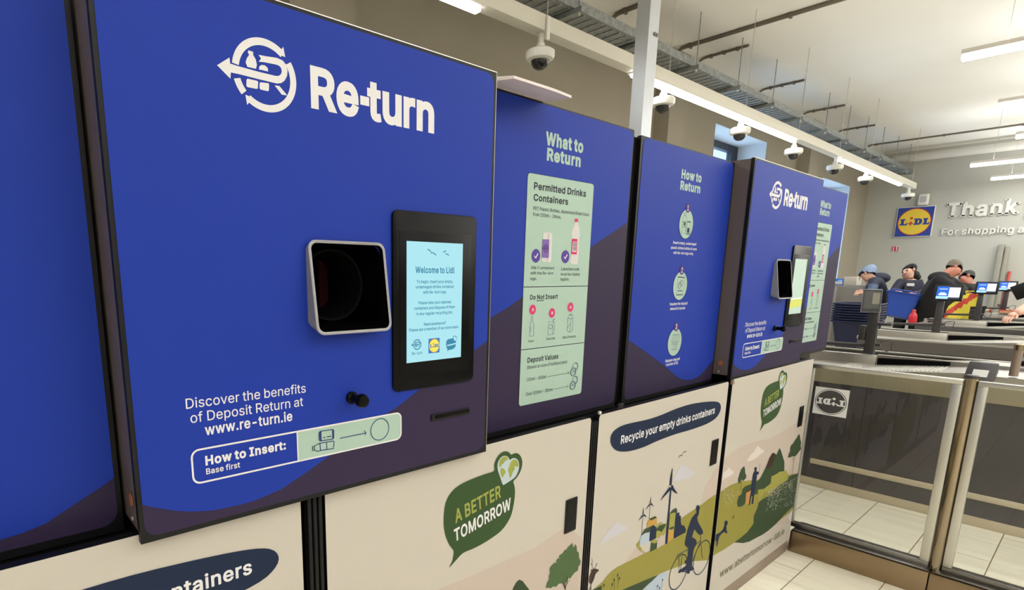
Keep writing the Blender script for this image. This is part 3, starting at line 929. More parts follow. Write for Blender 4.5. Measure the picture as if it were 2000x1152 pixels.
def logo_shapes():
    """the arrow-and-ring emblem as loops of (x, z), traced on the large machine's front"""
    L = []
    t = lambda pts, sub=0: L.append(smooth([xz(p, C2, D1) for p in pts], sub) if sub else [xz(p, C2, D1) for p in pts])
    # arrow shaft that turns into the bowl of the R
    t([(67, 365), (136, 322), (140, 356), (190, 372), (300, 402), (395, 425), (412, 424), (424, 414), (428, 398), (424, 380), (412, 367), (395, 361), (330, 348), (299, 345), (312, 328), (298, 307),
       (340, 315), (400, 324), (432, 338), (452, 362), (460, 395), (457, 425), (444, 450), (425, 464), (402, 467), (300, 443), (200, 417), (144, 405), (141, 440)])
    a, b = Vector(xz((150, 366), C2, D1)), Vector(xz((515, 470), C2, D1))
    top, bot = xz((290, 205), C2, D1), xz((380, 632), C2, D1)
    cz = (top[1] + bot[1]) / 2
    R = (top[1] - bot[1]) / 2
    cx = top[0] + (bot[0] - top[0]) * 0.5
    r = R * 0.80
    ring = lambda a0, a1: arc(cx, cz, R, R, a0, a1, 28) + arc(cx, cz, r, r, a1, a0, 28)
    L.append(ring(172, 50))
    L.append([xz(p, C2, D1) for p in ((436, 262), (447, 320), (401, 301), (418, 288))])
    L.append(ring(33, -128))
    L.append([xz(p, C2, D1) for p in ((225, 529), (271, 549), (255, 560), (235, 586))])
    L.append(ring(196, 221))
    t([(241, 282), (268, 290), (268, 308), (282, 332), (289, 362), (284, 385), (236, 374), (226, 348), (233, 326), (246, 306), (238, 294)])
    t([(300, 388), (303, 371), (316, 363), (334, 366), (349, 380), (352, 400)])
    t([(237, 440), (290, 452), (296, 458), (294, 494), (288, 497), (237, 487), (230, 480), (231, 446)])
    t([(309, 460), (352, 465), (357, 471), (356, 505), (351, 510), (311, 501), (304, 494), (304, 466)])
    t([(388, 477), (415, 481), (458, 533), (428, 529)])
    return L, (cx, cz, R)


def clip_x(loop, x, right):
    out = []
    for a, b in zip(loop, loop[1:] + loop[:1]):
        ia, ib = (a[0] >= x) == right, (b[0] >= x) == right
        if ia:
            out.append(a)
        if ia != ib:
            k = (x - a[0]) / (b[0] - a[0])
            out.append((x, a[1] + (b[1] - a[1]) * k))
    return out


LOGO, LOGO_C = logo_shapes()


def small_logo(m, cx, cz, R, y, layer, mt):
    k = R / LOGO_C[2]
    for l in LOGO:
        m.flat([[(cx + (p[0] - LOGO_C[0]) * k, cz + (p[1] - LOGO_C[1]) * k) for p in l]], y, layer, mt)


def lidl(m, to3, s, mats, mirror=False):
    """supermarket sign: square, red-edged yellow disc, four letters; to3(u, v, layer) with u, v in 0..1"""
    sq, red, yel, ink, dot = mats
    g = (lambda u: 1 - u) if mirror else (lambda u: u)
    F = lambda loop, l, k: m.fill([[(g(u), v) for u, v in loop]], lambda a, b: to3(a, b, l), k)
    F([(0, 0), (1, 0), (1, 1), (0, 1)], 1, sq)
    F(arc(.5, .5, .465, .465, 0, 360, 40)[:-1], 2, red)
    F(arc(.5, .5, .44, .44, 0, 360, 40)[:-1], 3, yel)
    # L
    F([(.09, .39), (.31, .39), (.33, .47), (.30, .47), (.27, .435), (.215, .435), (.215, .565), (.25, .57), (.25, .61), (.10, .61), (.10, .57), (.135, .565), (.135, .435), (.09, .43)], 4, ink)
    # i: tilted diamond and dot
    F([(.325, .452), (.345, .435), (.36, .44), (.405, .36), (.45, .43), (.47, .43), (.49, .46), (.455, .465), (.41, .53), (.365, .47)], 4, dot)
    F(arc(.412, .628, .046, .046, 0, 360, 16)[:-1], 4, dot)
    # D
    d = [(.49, .39), (.64, .39), (.70, .42), (.72, .48), (.72, .53), (.70, .58), (.64, .61), (.49, .61), (.49, .57), (.52, .565), (.52, .435), (.49, .43)]
    h = [(.60, .44), (.625, .45), (.635, .48), (.635, .53), (.625, .555), (.60, .565)]
    m.fill([[(g(u), v) for u, v in d], [(g(u), v) for u, v in h]], lambda a, b: to3(a, b, 4), ink)
    # L
    F([(.74, .39), (.91, .39), (.93, .47), (.90, .47), (.88, .435), (.85, .435), (.85, .565), (.88, .57), (.88, .61), (.745, .61), (.745, .57), (.77, .565), (.77, .435), (.74, .43)], 4, ink)


# bubble emblem of the lower doors, traced on the nearest door that carries it
CB = crop(840, 860, 3.944)
BUBBLE = [(145, 977), (168, 930), (177, 885), (178, 845), (145, 800), (118, 735), (105, 670), (103, 610), (107, 545), (118, 480), (145, 420), (190, 368), (250, 328), (330, 292), (420, 258), (489, 234), (491, 190),
          (505, 145), (530, 108), (560, 86), (590, 84), (610, 94), (621, 108), (650, 98), (675, 100), (696, 122), (708, 160), (704, 205), (688, 250), (662, 290), (640, 315), (650, 360), (651, 420), (642, 490), (624, 570),
          (592, 635), (545, 695), (480, 745), (410, 790), (330, 832), (270, 856), (235, 880), (190, 930)]
HEART = [(556, 337), (536, 280), (518, 225), (517, 180), (530, 145), (553, 122), (580, 117), (600, 128), (609, 148), (628, 138), (650, 135), (670, 147), (681, 172), (682, 205), (672, 245), (650, 282), (610, 312), (572, 336)]
LANDS = [[(527, 180), (535, 150), (556, 128), (585, 122), (596, 135), (588, 150), (570, 160), (560, 178), (545, 186), (538, 205), (528, 196)],
         [(540, 215), (556, 212), (570, 225), (578, 242), (568, 262), (552, 285), (542, 262), (538, 238)],
         [(612, 180), (622, 160), (640, 145), (662, 150), (676, 175), (677, 200), (660, 200), (645, 195), (650, 215), (634, 240), (622, 275), (610, 285), (604, 250), (596, 225), (605, 200)]]


def bubble(m, dx, dz):
    y = DL
    sh = lambda pts, sub: smooth([(p[0] + dx, p[1] + dz) for p in (xz(q, CB, y) for q in pts)], sub)
    m.flat([sh(BUBBLE, 3)], y, 3, 'bubble_green')
    m.flat([sh(HEART, 3)], y, 4, 'heart_blue')
    for l in LANDS:
        m.flat([sh(l, 2)], y, 5, 'olive_text')
    for s, a, b, up, mt in (('A BETTER', (193, 634), (545, 431), (-14, -92), 'olive_text'), ('TOMORROW', (184, 778), (622, 522), (-12, -84), 'print_white')):
        p0, p1, p2 = (Vector(xz(q, CB, y)) + Vector((dx, dz)) for q in (a, b, (a[0] + up[0], a[1] + up[1])))
        m.text(s, p0, p1, p2 - p0, lambda u, v: (u, y - .0016, v), mt, 22, 0.12)


def panel_plate(m, x0, x1, z0, z1, y, ov, wave, hole=None, r=0.022):
    """black-edged sheet with the purple ground and the blue field above the wave; ov = overlay extents"""
    a0, a1, b0, b1 = ov
    P = lambda s, t, d: (s, y + d, t)
    loops = [[(x0, z0), (x1, z0), (x1, z1), (x0, z1)]]
    if hole:
        loops.append(hole)
    m.fill(loops, lambda s, t: (s, y, t), 'black_plastic')
    t = 0.014
    for f in (((x0, y, z0), (x0, y, z1), (x0, y + t, z1), (x0, y + t, z0)), ((x1, y, z0), (x1, y, z1), (x1, y + t, z1), (x1, y + t, z0)),
              ((x0, y, z1), (x1, y, z1), (x1, y + t, z1), (x0, y + t, z1)), ((x0, y, z0), (x1, y, z0), (x1, y + t, z0), (x0, y + t, z0))):
        m.add(f, [(0, 1, 2, 3)], 'black_plastic')
    rr = rrect(a0, b0, a1, b1, r)
    m.flat([rr] + ([hole] if hole else []), y, 1, 'purple')
    w = sorted(wave)
    def wz(x):
        if x <= w[0][0]:
            return w[0][1]
        for p, q in zip(w, w[1:]):
            if x <= q[0]:
                return p[1] + (q[1] - p[1]) * (x - p[0]) / (q[0] - p[0])
        return w[-1][1]
    up = [p for p in rr if p[1] > wz(p[0]) + 0.002]
    # the field: rounded rectangle clipped below by the wave line
    low = [(x, max(z, b0 + .001)) for x, z in w if a0 + .001 < x < a1 - .001]
    low = [(a0, wz(a0))] + low + [(a1, wz(a1))]
    top = [p for p in up if p[1] > (b0 + b1) / 2]                       # corners at the top, right to left
    m.flat([low + top] + ([hole] if hole else []), y, 2, 'blue')


# ---------------------------------------------------------------- one machine
def make_machine():
    y = D1
    t = thing('return_machine', 'large nearest blue bottle return machine with lit pale blue screen', 'return machine', (0.58, 1.35, 1.0775))
    px0, px1, pz0, pz1 = 0.184, 0.9715, 1.0775, 1.9405
    # casing: open at the front so that the chute can run in
    b = MB()
    th = 0.012
    bz0 = 1.092
    b.box(px0 + .002, px0 + .002 + th, y + .015, 1.75, bz0, pz1 - .002, 'side_grey')
    b.box(px1 - .002 - th, px1 - .002, y + .015, 1.75, bz0, pz1 - .002, 'side_grey')
    b.box(px0 + .014, px1 - .014, y + .015, 1.75, pz1 - .014, pz1 - .002, 'side_grey')
    b.box(px0 + .014, px1 - .014, y + .015, 1.75, bz0, bz0 + th, 'side_grey')
    b.box(px0 + .014, px1 - .014, 1.74, 1.75, bz0 + th, pz1 - .014, 'side_grey')
    b.lathe([(0.011, 0), (0.011, 0.002)], (px0 + .001, y + .045, 1.14), 'rust', 12, (-1, 0, 0))
    b.lathe([(0.004, 0), (0.004, 0.002)], (px0 + .001, y + .05, 1.105), 'edge_silver', 8, (-1, 0, 0))
    b.build('casing', t)
    # front with the wave
    wave = [xz(p, PX, y) for p in ((277, 985), (300, 990.5), (343, 997), (370, 998.5), (393, 998), (418, 996), (447, 990), (470, 985), (496, 977.8), (548, 955.7), (600.4, 920.5), (639.5, 891.9), (759, 805), (782.7, 789), (819, 760), (926.6, 683.5), (951.3, 665.5))]
    hx0, hx1, hz0, hz1 = 0.500, 0.655, 1.408, 1.560
    f = MB()
    hole = rrect(hx0, hz0, hx1, hz1, 0.015)
    panel_plate(f, px0, px1, pz0, pz1, y, (0.191, 0.9635, 1.0865, 1.9345), wave, hole)
    f.build('front_panel', t)
    e = MB().box(px0, px1 + .002, y + .001, y + .012, pz1, pz1 + .002, 'edge_silver').box(px1, px1 + .0018, y + .001, y + .012, pz0, pz1, 'edge_silver')
    e.build('edge_trim', t)
    m = MB()
    for l in LOGO:
        m.flat([l], y, 3, 'print_white')
    q0, q1, q2 = (Vector(xz(p, C2, y)) for p in ((590, 598), (1277, 740), (585, 371)))
    zb = (q0.y + q1.y) / 2
    for ch, u0, u1, k in (('R', 590, 736, 1.0), ('e', 733, 858, 1.07), ('-', 866, 916, 1.07), ('t', 905, 984, 1.05), ('u', 990, 1097, 1.07), ('r', 1107, 1172, 1.07), ('n', 1180, 1278, 1.07)):
        (P_, T_) = glyph(ch, 32)[1]
        g0, g1 = min(p[0] for p in P_), max(p[0] for p in P_)
        v = 598 + (u0 - 590) * 142 / 687
        xa, xb = xz((u0, v - 60), C2, y)[0], xz((u1, v - 40), C2, y)[0]
        hz = (q2.y - q0.y) / 541 * k
        m.add([(xa + (xb - xa) * (p[0] - g0) / (g1 - g0), y - .0012, zb + .002 + hz * p[1]) for p in P_], T_, 'print_white')
    m.build('logo', t)
    m = MB()
    m.htext('Discover the benefits', (80, 300), (990, 177), 76, C7, y, 3, 'print_white', 3)
    m.htext('of Deposit Return at', (118, 404), (968, 280), 76, C7, y, 3, 'print_white', 3)
    m.htext('www.re-turn.ie', (232, 494), (890, 388), 76, C7, y, 3, 'print_white', 18)
    m.build('lettering', t)
    # how-to-insert label
    m = MB()
    a = [xz(p, PX, y) for p in ((371.5, 888), (783.5, 831), (384.3, 876.3), (777.5, 804.6), (386.9, 944.5), (780, 858), (580.4, 870))]
    lx0, lx1 = a[0][0], a[1][0]
    lz1 = (a[2][1] + a[3][1]) / 2
    lz0 = (a[4][1] + a[5][1]) / 2
    xm = a[6][0]
    wv = 0.0032
    m.flat([rrect(lx0, lz0, lx1, lz1, .014), rrect(lx0 + wv, lz0 + wv, lx1 - wv, lz1 - wv, .011)], y, 4, 'print_white')
    rr = [(x, z) for x, z in rrect(lx0 + wv, lz0 + wv, lx1 - wv, lz1 - wv, .011)]
    m.flat([clip_x(rr, xm, True)], y, 3, 'mint')
    m.flat([clip_x(rr, xm, False)], y, 3, 'blue')
    m.line([(xm, lz0), (xm, lz1)], .0025, y, 5, 'print_white')
    m.htext('How to Insert:', (230, 718), (842, 600), 64, C7, y, 5, 'print_white', 34)
    m.htext('Base first', (235, 788), (494, 738), 42, C7, y, 5, 'print_white', 16)
    s = 0.0017
    m.ppl([(1090, 468), (1185, 453), (1194, 460), (1194, 518), (1186, 526), (1092, 540), (1084, 530), (1084, 478)], C7, s, y, 5, 'ink_blue', True)
    m.ppl([(1094, 470), (1096, 536)], C7, .004, y, 5, 'ink_blue')
    m.ppl([(1186, 456), (1188, 522)], C7, .003, y, 5, 'ink_blue')
    m.ppl([(1115, 515), (1130, 512)], C7, s, y, 5, 'deep_brown')
    m.ppl([(1142, 509), (1176, 503)], C7, s, y, 5, 'deep_brown')
    m.ppl([(1035, 580), (1048, 576), (1049, 610), (1036, 614)], C7, s, y, 5, 'deep_brown', True)
    m.ppl([(1050, 578), (1085, 558), (1190, 540), (1199, 548), (1192, 560), (1198, 572), (1190, 582), (1196, 595), (1140, 604), (1090, 612), (1075, 618), (1050, 608)], C7, s, y, 5, 'ink_blue', True)
    m.ppl([(1090, 560), (1095, 612)], C7, s, y, 5, 'ink_blue')
    m.ppl([(1140, 552), (1143, 604)], C7, s, y, 5, 'ink_blue')
    m.ppl([(1240, 520), (1436, 480)], C7, s, y, 5, 'ink_blue')
    m.ppl([(1422, 464), (1437, 480), (1426, 497)], C7, s, y, 5, 'ink_blue')
    c, d = xz((1540, 453), C7, y), xz((1540, 373), C7, y)
    m.line(arc(c[0], c[1], d[1] - c[1], d[1] - c[1], 0, 360, 36)[:-1], s, y, 5, 'ink_blue', True)
    m.build('insert_label', t)
    # intake: a wedge-shaped collar standing out further at the bottom, dark tube behind
    X0_, X1_, ZT, ZB = 0.4946, 0.6615, 1.5675, 1.398
    k = MB()
    n = 6
    def rim(g, r, dt, db):
        p = rrect(X0_ + g, ZB + g, X1_ - g, ZT - g, r, n)
        return [(q[0], y - (db + (dt - db) * (q[1] - ZB) / (ZT - ZB)), q[1]) for q in p]
    base = [(q[0], y, q[1]) for q in rrect(X0_, ZB + .010, X1_, ZT - .004, .016, n)]
    o1 = rim(0, .016, .0085, .034)
    o2 = rim(.0022, .014, .0095, .035)
    i1 = rim(.0055, .012, .0085, .034)
    i2 = [(q[0], y + .004, q[1]) for q in rrect(X0_ + .007, ZB + .014, X1_ - .007, ZT - .009, .010, n)]
    N = len(o1)
    vs = base + o1 + o2 + i1
    fs = []
    for l in range(3):
        for i in range(N):
            fs.append((l * N + i, l * N + (i + 1) % N, (l + 1) * N + (i + 1) % N, (l + 1) * N + i))
    k.add(vs, fs, 'rim_silver', True)
    io = k.build('intake_collar', t)
    h = MB()
    fs = [(i, (i + 1) % N, N + (i + 1) % N, N + i) for i in range(N)]
    h.add(i1 + i2, fs, 'black_gloss', True)
    # inner box and tube
    ix0, ix1, iz0, iz1 = X0_ + .007, X1_ - .007, ZB + .014, ZT - .009
    yb = y + .30
    for q in (((ix0, y, iz0), (ix0, y, iz1), (ix0, yb, iz1), (ix0, yb, iz0)), ((ix1, y, iz0), (ix1, y, iz1), (ix1, yb, iz1), (ix1, yb, iz0)),
              ((ix0, y, iz1), (ix1, y, iz1), (ix1, yb, iz1), (ix0, yb, iz1)), ((ix0, y, iz0), (ix1, y, iz0), (ix1, yb, iz0), (ix0, yb, iz0)), ((ix0, yb, iz0), (ix1, yb, iz0), (ix1, yb, iz1), (ix0, yb, iz1))):
        h.add(q, [(0, 1, 2, 3)], 'black_gloss')
    cxm, czm = (ix0 + ix1) / 2, (iz0 + iz1) / 2
    h.lathe([(.070, 0), (.066, .002), (.062, .10), (.062, .24)], (cxm, y + .05, czm), 'black_matt', 32, (0, 1, 0), False)
    h.box(cxm + .030, cxm + .052, y + .16, y + .19, czm - .05, czm + .05, 'red_reflection')  # faint red reflection in the tube, put in as a coloured block
    h.box(cxm - .03, cxm + .0, y + .20, y + .21, czm - .03, czm + .02, 'recess_green')
    h.build('chute', io)
    # display
    q = [xz(p, C5, y - .004) for p in ((517, 300), (922, 300), (720, 86), (720, 945), (600, 76), (600, 955))]
    sx0, sx1 = q[0][0] - .0005, q[1][0] + .0005
    sz1 = (xz((545, 73), C5, y - .004)[1] + xz((900, 108), C5, y - .004)[1]) / 2
    sz0 = (xz((545, 962), C5, y - .004)[1] + xz((893, 911), C5, y - .004)[1]) / 2
    h = MB()
    h.prism(rrect(sx0, sz0, sx1, sz1, .014), lambda s, u, d: (s, y - .0012 - d, u), .005, 'black_gloss', .001)
    ys = y - .0068
    dq = [xz(p, C5, ys) for p in ((585, 227), (861, 240), (851, 793), (586, 825))]
    dx0, dx1 = (dq[0][0] + dq[3][0]) / 2, (dq[1][0] + dq[2][0]) / 2
    dz1, dz0 = (dq[0][1] + dq[1][1]) / 2, (dq[2][1] + dq[3][1]) / 2
    h.box(sx0 + .016, sx1 - .016, y - .0068, y - .0058, dz0 - .03, dz1 + .02, 'black_gloss', .0004)
    h.line([(sx0 + .016, dz0 - .024), (sx1 - .016, dz0 - .024)], .0012, y - .0062, 1, 'black_plastic')
    ho = h.build('display_housing', t)
    ys = y - .0070
    s = MB()
    s.flat([[(dx0, dz0), (dx1, dz0), (dx1, dz1), (dx0, dz1)]], ys, 1, 'screen_cyan')
    W = lambda st, a_, b_, cap, bo=4: s.htext(st, a_, b_, cap, C5, ys, 2, 'screen_text', bo)
    W('Welcome to Lidl', (629, 384), (820, 382), 29, 26)
    for st, a_, b_ in (('To begin, insert your empty,', (634, 433), (814, 431)), ('undamaged drinks container', (629, 458), (817, 456)), ('with Re-turn logo.', (666, 484), (783, 482)),
                       ('Please take your rejected', (643, 536), (803, 531)), ('containers and dispose of them', (621, 562), (822, 556)), ('in any regular recycling bin.', (633, 589), (812, 582)),
                       ('Need assistance?', (669, 640), (778, 634)), ('Please ask a member of our store team.', (597, 669), (842, 653))):
        W(st, a_, b_, 14, 20)
    c0, c1 = xz((637, 733), C5, ys), xz((637, 707), C5, ys)
    small_logo(s, c0[0], c0[1], c1[1] - c0[1], ys, 2, 'screen_text')
    s.htext('Re-turn', (610, 784), (663, 780), 15, C5, ys, 2, 'screen_text', 10)
    qa, qb = xz((692, 777), C5, ys), xz((747, 700), C5, ys)
    lidl(s, lambda u, v, l: (qa[0] + u * (qb[0] - qa[0]), ys - .0004 * (l + 1), qa[1] + v * (qb[1] - qa[1])), 1, ('screen_logo_blue', 'logo_red', 'screen_logo_yellow', 'screen_logo_blue', 'logo_red'))
    # small bubble emblem
    bp = [xz(p, CB, DL) for p in BUBBLE]
    hp = [xz(p, CB, DL) for p in HEART]
    bx, bz = min(p[0] for p in bp), min(p[1] for p in bp)
    kx = (xz((831, 730), C5, ys)[0] - xz((778, 730), C5, ys)[0]) / (max(p[0] for p in bp) - bx)
    o_ = xz((778, 768), C5, ys)
    kz = (xz((800, 693), C5, ys)[1] - xz((800, 768), C5, ys)[1]) / (max(p[1] for p in bp) - bz)
    s.flat([[(o_[0] + (p[0] - bx) * kx, o_[1] + (p[1] - bz) * kz) for p in bp]], ys, 2, 'screen_text')
    s.flat([[(o_[0] + (p[0] - bx) * kx, o_[1] + (p[1] - bz) * kz) for p in hp]], ys, 3, 'screen_cyan')
    s.ppl([(783, 738), (805, 733), (826, 727)], C5, .003, ys, 3, 'screen_cyan')
    for bird in ([(688, 267), (700, 274), (708, 286), (716, 284), (730, 297)], [(764, 280), (772, 279), (778, 274)], [(776, 287), (784, 292), (793, 296)]):
        s.ppl(bird, C5, .0022, ys, 2, 'screen_text')
    s.build('screen', ho)
    # knob
    kp = onY(685.8, 776, y)
    k = MB()
    k.lathe([(.0125, 0), (.0125, .006), (.0085, .010), (.0075, .022), (.010, .030), (.0135, .034), (.0140, .040), (.0115, .046), (.004, .048)], (kp.x, y - .001, kp.z), 'black_gloss', 24, (0, -1, 0))
    k.build('knob', t)
    # receipt slot
    s0, s1 = xz((704, 1090), C5, y), xz((889, 1057), C5, y)
    zc = (s0[1] + s1[1]) / 2
    s = MB()
    s.prism(rrect(s0[0], zc - .0075, s1[0], zc + .0075, .003), lambda a_, b_, d: (a_, y - .001 - d, b_), .003, 'black_plastic', .0008)
    s.box(s0[0] + .012, s1[0] - .003, y - .0065, y - .004, zc - .003, zc + .006, 'black_gloss', .0008)
    s.build('receipt_slot', t)
    return t


machine = make_machine()


# ---------------------------------------------------------------- panel: what to return
def tick(m, c, rx, ry, cr, y, layer, mt):
    a, b = xz(c, cr, y), xz((c[0], c[1] - ry), cr, y)
    r = b[1] - a[1]
    m.flat([arc(a[0], a[1], r, r, 0, 360, 24)[:-1]], y, layer, mt)
    return a, r


def make_what():
    y = D2
    t = thing('information_panel', 'blue panel with mint card listing permitted drinks containers, beside the nearest machine', 'information panel', (1.33, 1.4, 1.068))
    px0, px1, pz0, pz1 = 0.985, 1.693, 1.068, 1.951
    MB().box(px0 + .004, px1 - .004, y + .016, 1.75, 1.07, pz1 - .003, 'black_matt').build('casing', t)
    MB().box(px1, 1.733, y + .012, y + .06, 1.075, 1.938, 'black_matt', .004).build('side_strip', t)
    wave = [xz(p, PX, y) for p in ((940, 632), (959, 619.6), (999, 595.6), (1019.6, 580), (1154.4, 482), (1226.7, 432.8))]
    f = MB()
    panel_plate(f, px0, px1, pz0, pz1, y, (0.990, 1.6875, 1.083, 1.947), wave)
    m = f
    m.htext('What to', (381, 296), (646, 351), 84, C8, y, 3, 'mint', 42)
    m.htext('Return', (384, 405), (630, 449), 80, C8, y, 3, 'mint', 42)
    f.build('front_panel', t)
    yc = y - .0008
    tl, tr_, br, bl = (xz(p, PX, yc) for p in ((1030.8, 337.2), (1160, 359.7), (1134.4, 767.9), (1012.8, 793.4)))
    cx0_, cx1_, cz0_, cz1_ = (tl[0] + bl[0]) / 2, (tr_[0] + br[0]) / 2, (bl[1] + br[1]) / 2, (tl[1] + tr_[1]) / 2
    c = MB()
    c.flat([rrect(cx0_ - .001, cz0_ - .001, cx1_ + .001, cz1_ + .001, .011)], yc, 1, 'ink')
    c.flat([rrect(cx0_, cz0_, cx1_, cz1_, .010)], yc, 2, 'mint')
    H = lambda cr, st, a_, b_, cap, bo=6: c.htext(st, a_, b_, cap, cr, yc, 3, 'ink', bo)
    H(C8, 'Permitted Drinks', (293, 610), (664, 662), 47, 22)
    H(C8, 'Containers', (292, 690), (538, 718), 45, 22)
    H(C8, 'PET Plastic Bottles, Aluminium/Steel Cans', (290, 757), (684, 797), 23)
    H(C8, 'from 150ml - 3litres.', (288, 800), (488, 815), 24)
    c.pp([(385, 172), (400, 162), (455, 165), (470, 178), (462, 425), (450, 443), (385, 440), (374, 428)], C9, yc, 3, 'pale_print')
    c.pp([(430, 170), (438, 172), (428, 440), (420, 440)], C9, yc, 4, 'soft_grey_print')
    c.pp([(378, 226), (440, 230), (436, 396), (424, 402), (371, 398)], C9, yc, 5, 'label_violet')
    a_, b_ = xz((408, 313), C9, yc), xz((408, 274), C9, yc)
    small_logo(c, a_[0], a_[1], b_[1] - a_[1], yc, 6, 'badge_plum')
    c.pp([(681, 34), (712, 34), (715, 64), (680, 66)], C9, yc, 3, 'magenta')
    c.pp([(684, 66), (712, 65), (716, 95), (727, 130), (729, 190), (722, 220), (716, 380), (712, 445), (700, 462), (650, 460), (638, 440), (645, 370), (655, 215), (652, 160), (660, 130), (680, 90)], C9, yc, 3, 'pale_print')
    c.pp([(656, 221), (706, 223), (699, 370), (646, 366)], C9, yc, 4, 'magenta')
    c.pp([(662, 248), (698, 250), (692, 345), (655, 342)], C9, yc, 5, 'print_white')
    for k in range(6):
        c.pp([(664 - k * .6, 254 + k * 14), (696 - k, 256 + k * 14), (695 - k, 263 + k * 14), (663 - k * .6, 261 + k * 14)], C9, yc, 6, 'ink')
    for q, ry in (((317, 382), 64), ((593, 390), 61)):
        a_, r = tick(c, q, 0, ry, C9, yc, 4, 'badge_violet')
        c.line([(a_[0] - .38 * r, a_[1] - .02 * r), (a_[0] - .1 * r, a_[1] - .32 * r), (a_[0] + .42 * r, a_[1] + .35 * r)], .2 * r, yc, 5, 'print_white')
    for st, p, q in (('ONLY containers', (268, 506), (488, 508)), ('with the Re-turn', (265, 557), (481, 556)), ('logo.', (263, 609), (326, 608)),
                     ('Label/barcode', (552, 517), (723, 519)), ('must be clearly', (548, 566), (729, 566)), ('legible.', (546, 614), (631, 613))):
        H(C9, st, p, q, 27)
    for p, q in (((1022.3, 561), (1148.3, 558)), ((1017.7, 684), (1141.2, 668))):
        z = (xz(p, PX, yc)[1] + xz(q, PX, yc)[1]) / 2
        c.line([(cx0_, z), (cx1_, z)], .002, yc, 3, 'ink')
    H(C9, 'Do Not Insert', (260, 793), (523, 781), 42, 20)
    c.ppl([(323, 804), (392, 800)], C9, .002, yc, 3, 'ink')
    for q, ry in (((286, 886), 47), ((467, 917), 45), ((641, 863), 44)):
        a_, r = tick(c, q, 0, ry, C9, yc, 4, 'magenta')
        for s_ in (-1, 1):
            c.line([(a_[0] - .27 * r, a_[1] - .27 * r * s_), (a_[0] + .27 * r, a_[1] + .27 * r * s_)], .17 * r, yc, 5, 'print_white')
    s_ = .0012
    c.ppl([(274, 952), (290, 952), (288, 1000), (297, 1030), (294, 1134), (256, 1136), (260, 1035), (272, 1000)], C9, s_, yc, 3, 'ink_blue', True)
    c.ppl([(270, 1045), (268, 1095)], C9, s_, yc, 3, 'ink_blue')
    c.ppl([(432, 1002), (478, 998), (472, 1118), (429, 1121)], C9, s_, yc, 3, 'ink_blue', True)
    c.ppl([(478, 998), (492, 1004), (486, 1108), (472, 1118)], C9, s_, yc, 3, 'ink_blue')
    c.ppl([(476, 998), (480, 980), (494, 974)], C9, s_ * 1.5, yc, 3, 'ink_blue')
    a_, b_ = xz((456, 1046), C9, yc), xz((456, 1024), C9, yc)
    c.line(arc(a_[0], a_[1], b_[1] - a_[1], b_[1] - a_[1], 0, 360, 20)[:-1], s_, yc, 3, 'ink_blue', True)
    c.ppl([(615, 965), (630, 935), (655, 922), (656, 938), (664, 965), (657, 1085), (635, 1098), (608, 1085)], C9, s_, yc, 3, 'ink_blue', True)
    c.ppl([(615, 965), (645, 972), (664, 965)], C9, s_, yc, 3, 'ink_blue')
    c.ppl([(645, 972), (635, 1098)], C9, s_, yc, 3, 'ink_blue')
    c.ppl([(630, 935), (656, 938)], C9, s_, yc, 3, 'ink_blue')
    c.ppl([(612, 1050), (625, 1045), (630, 1025), (640, 1020)], C9, s_, yc, 3, 'ink_blue')
    for st, p, q in (('Glass', (208, 445), (256, 442)), ('Tetra Pak', (352, 428), (425, 422)), ('Dairy Products', (485, 416), (593, 404))):
        H(C10, st, p, q, 18)
    H(C10, 'Deposit Values', (201, 609), (453, 575), 39, 20)
    H(C10, '(Based on size of bottles/cans)', (197, 661), (524, 612), 26, 4)
    H(C10, '150ml - 500ml', (195, 758), (356, 735), 26, 6)
    H(C10, 'Over 500ml - 3litres', (190, 873), (408, 837), 26, 6)
    for p, q in (((365, 722), (538, 690)), ((417, 822), (532, 798))):
        c.ppl([p, q], C10, s_, yc, 3, 'ink')
        c.ppl([(q[0] - 12, q[1] - 9), q, (q[0] - 9, q[1] + 14)], C10, s_, yc, 3, 'ink')
    for q, q2, st in (((567, 682), (585, 641), '15c'), ((563, 791), (582, 750), '25c')):
        for k, g in enumerate((q2, q)):
            a_, b_ = xz(g, C10, yc), xz((g[0], g[1] - 33), C10, yc)
            r = b_[1] - a_[1]
            c.flat([arc(a_[0] + .25 * r, a_[1], r, r, 0, 360, 24)[:-1]], yc, 3 + 3 * k, 'ink_blue')
            c.flat([arc(a_[0] + .1 * r, a_[1], r * .93, r * .93, 0, 360, 24)[:-1]], yc, 4 + 3 * k, 'mint')
            c.line(arc(a_[0], a_[1], r * .9, r * .9, 0, 360, 24)[:-1], s_, yc, 5 + 3 * k, 'ink_blue', True)
        c.htext(st, (q[0] - 13, q[1] + 8), (q[0] + 15, q[1] + 4), 22, C10, yc, 9, 'ink_blue', 4)
    c.build('poster_card', t)
    return t


what = make_what()


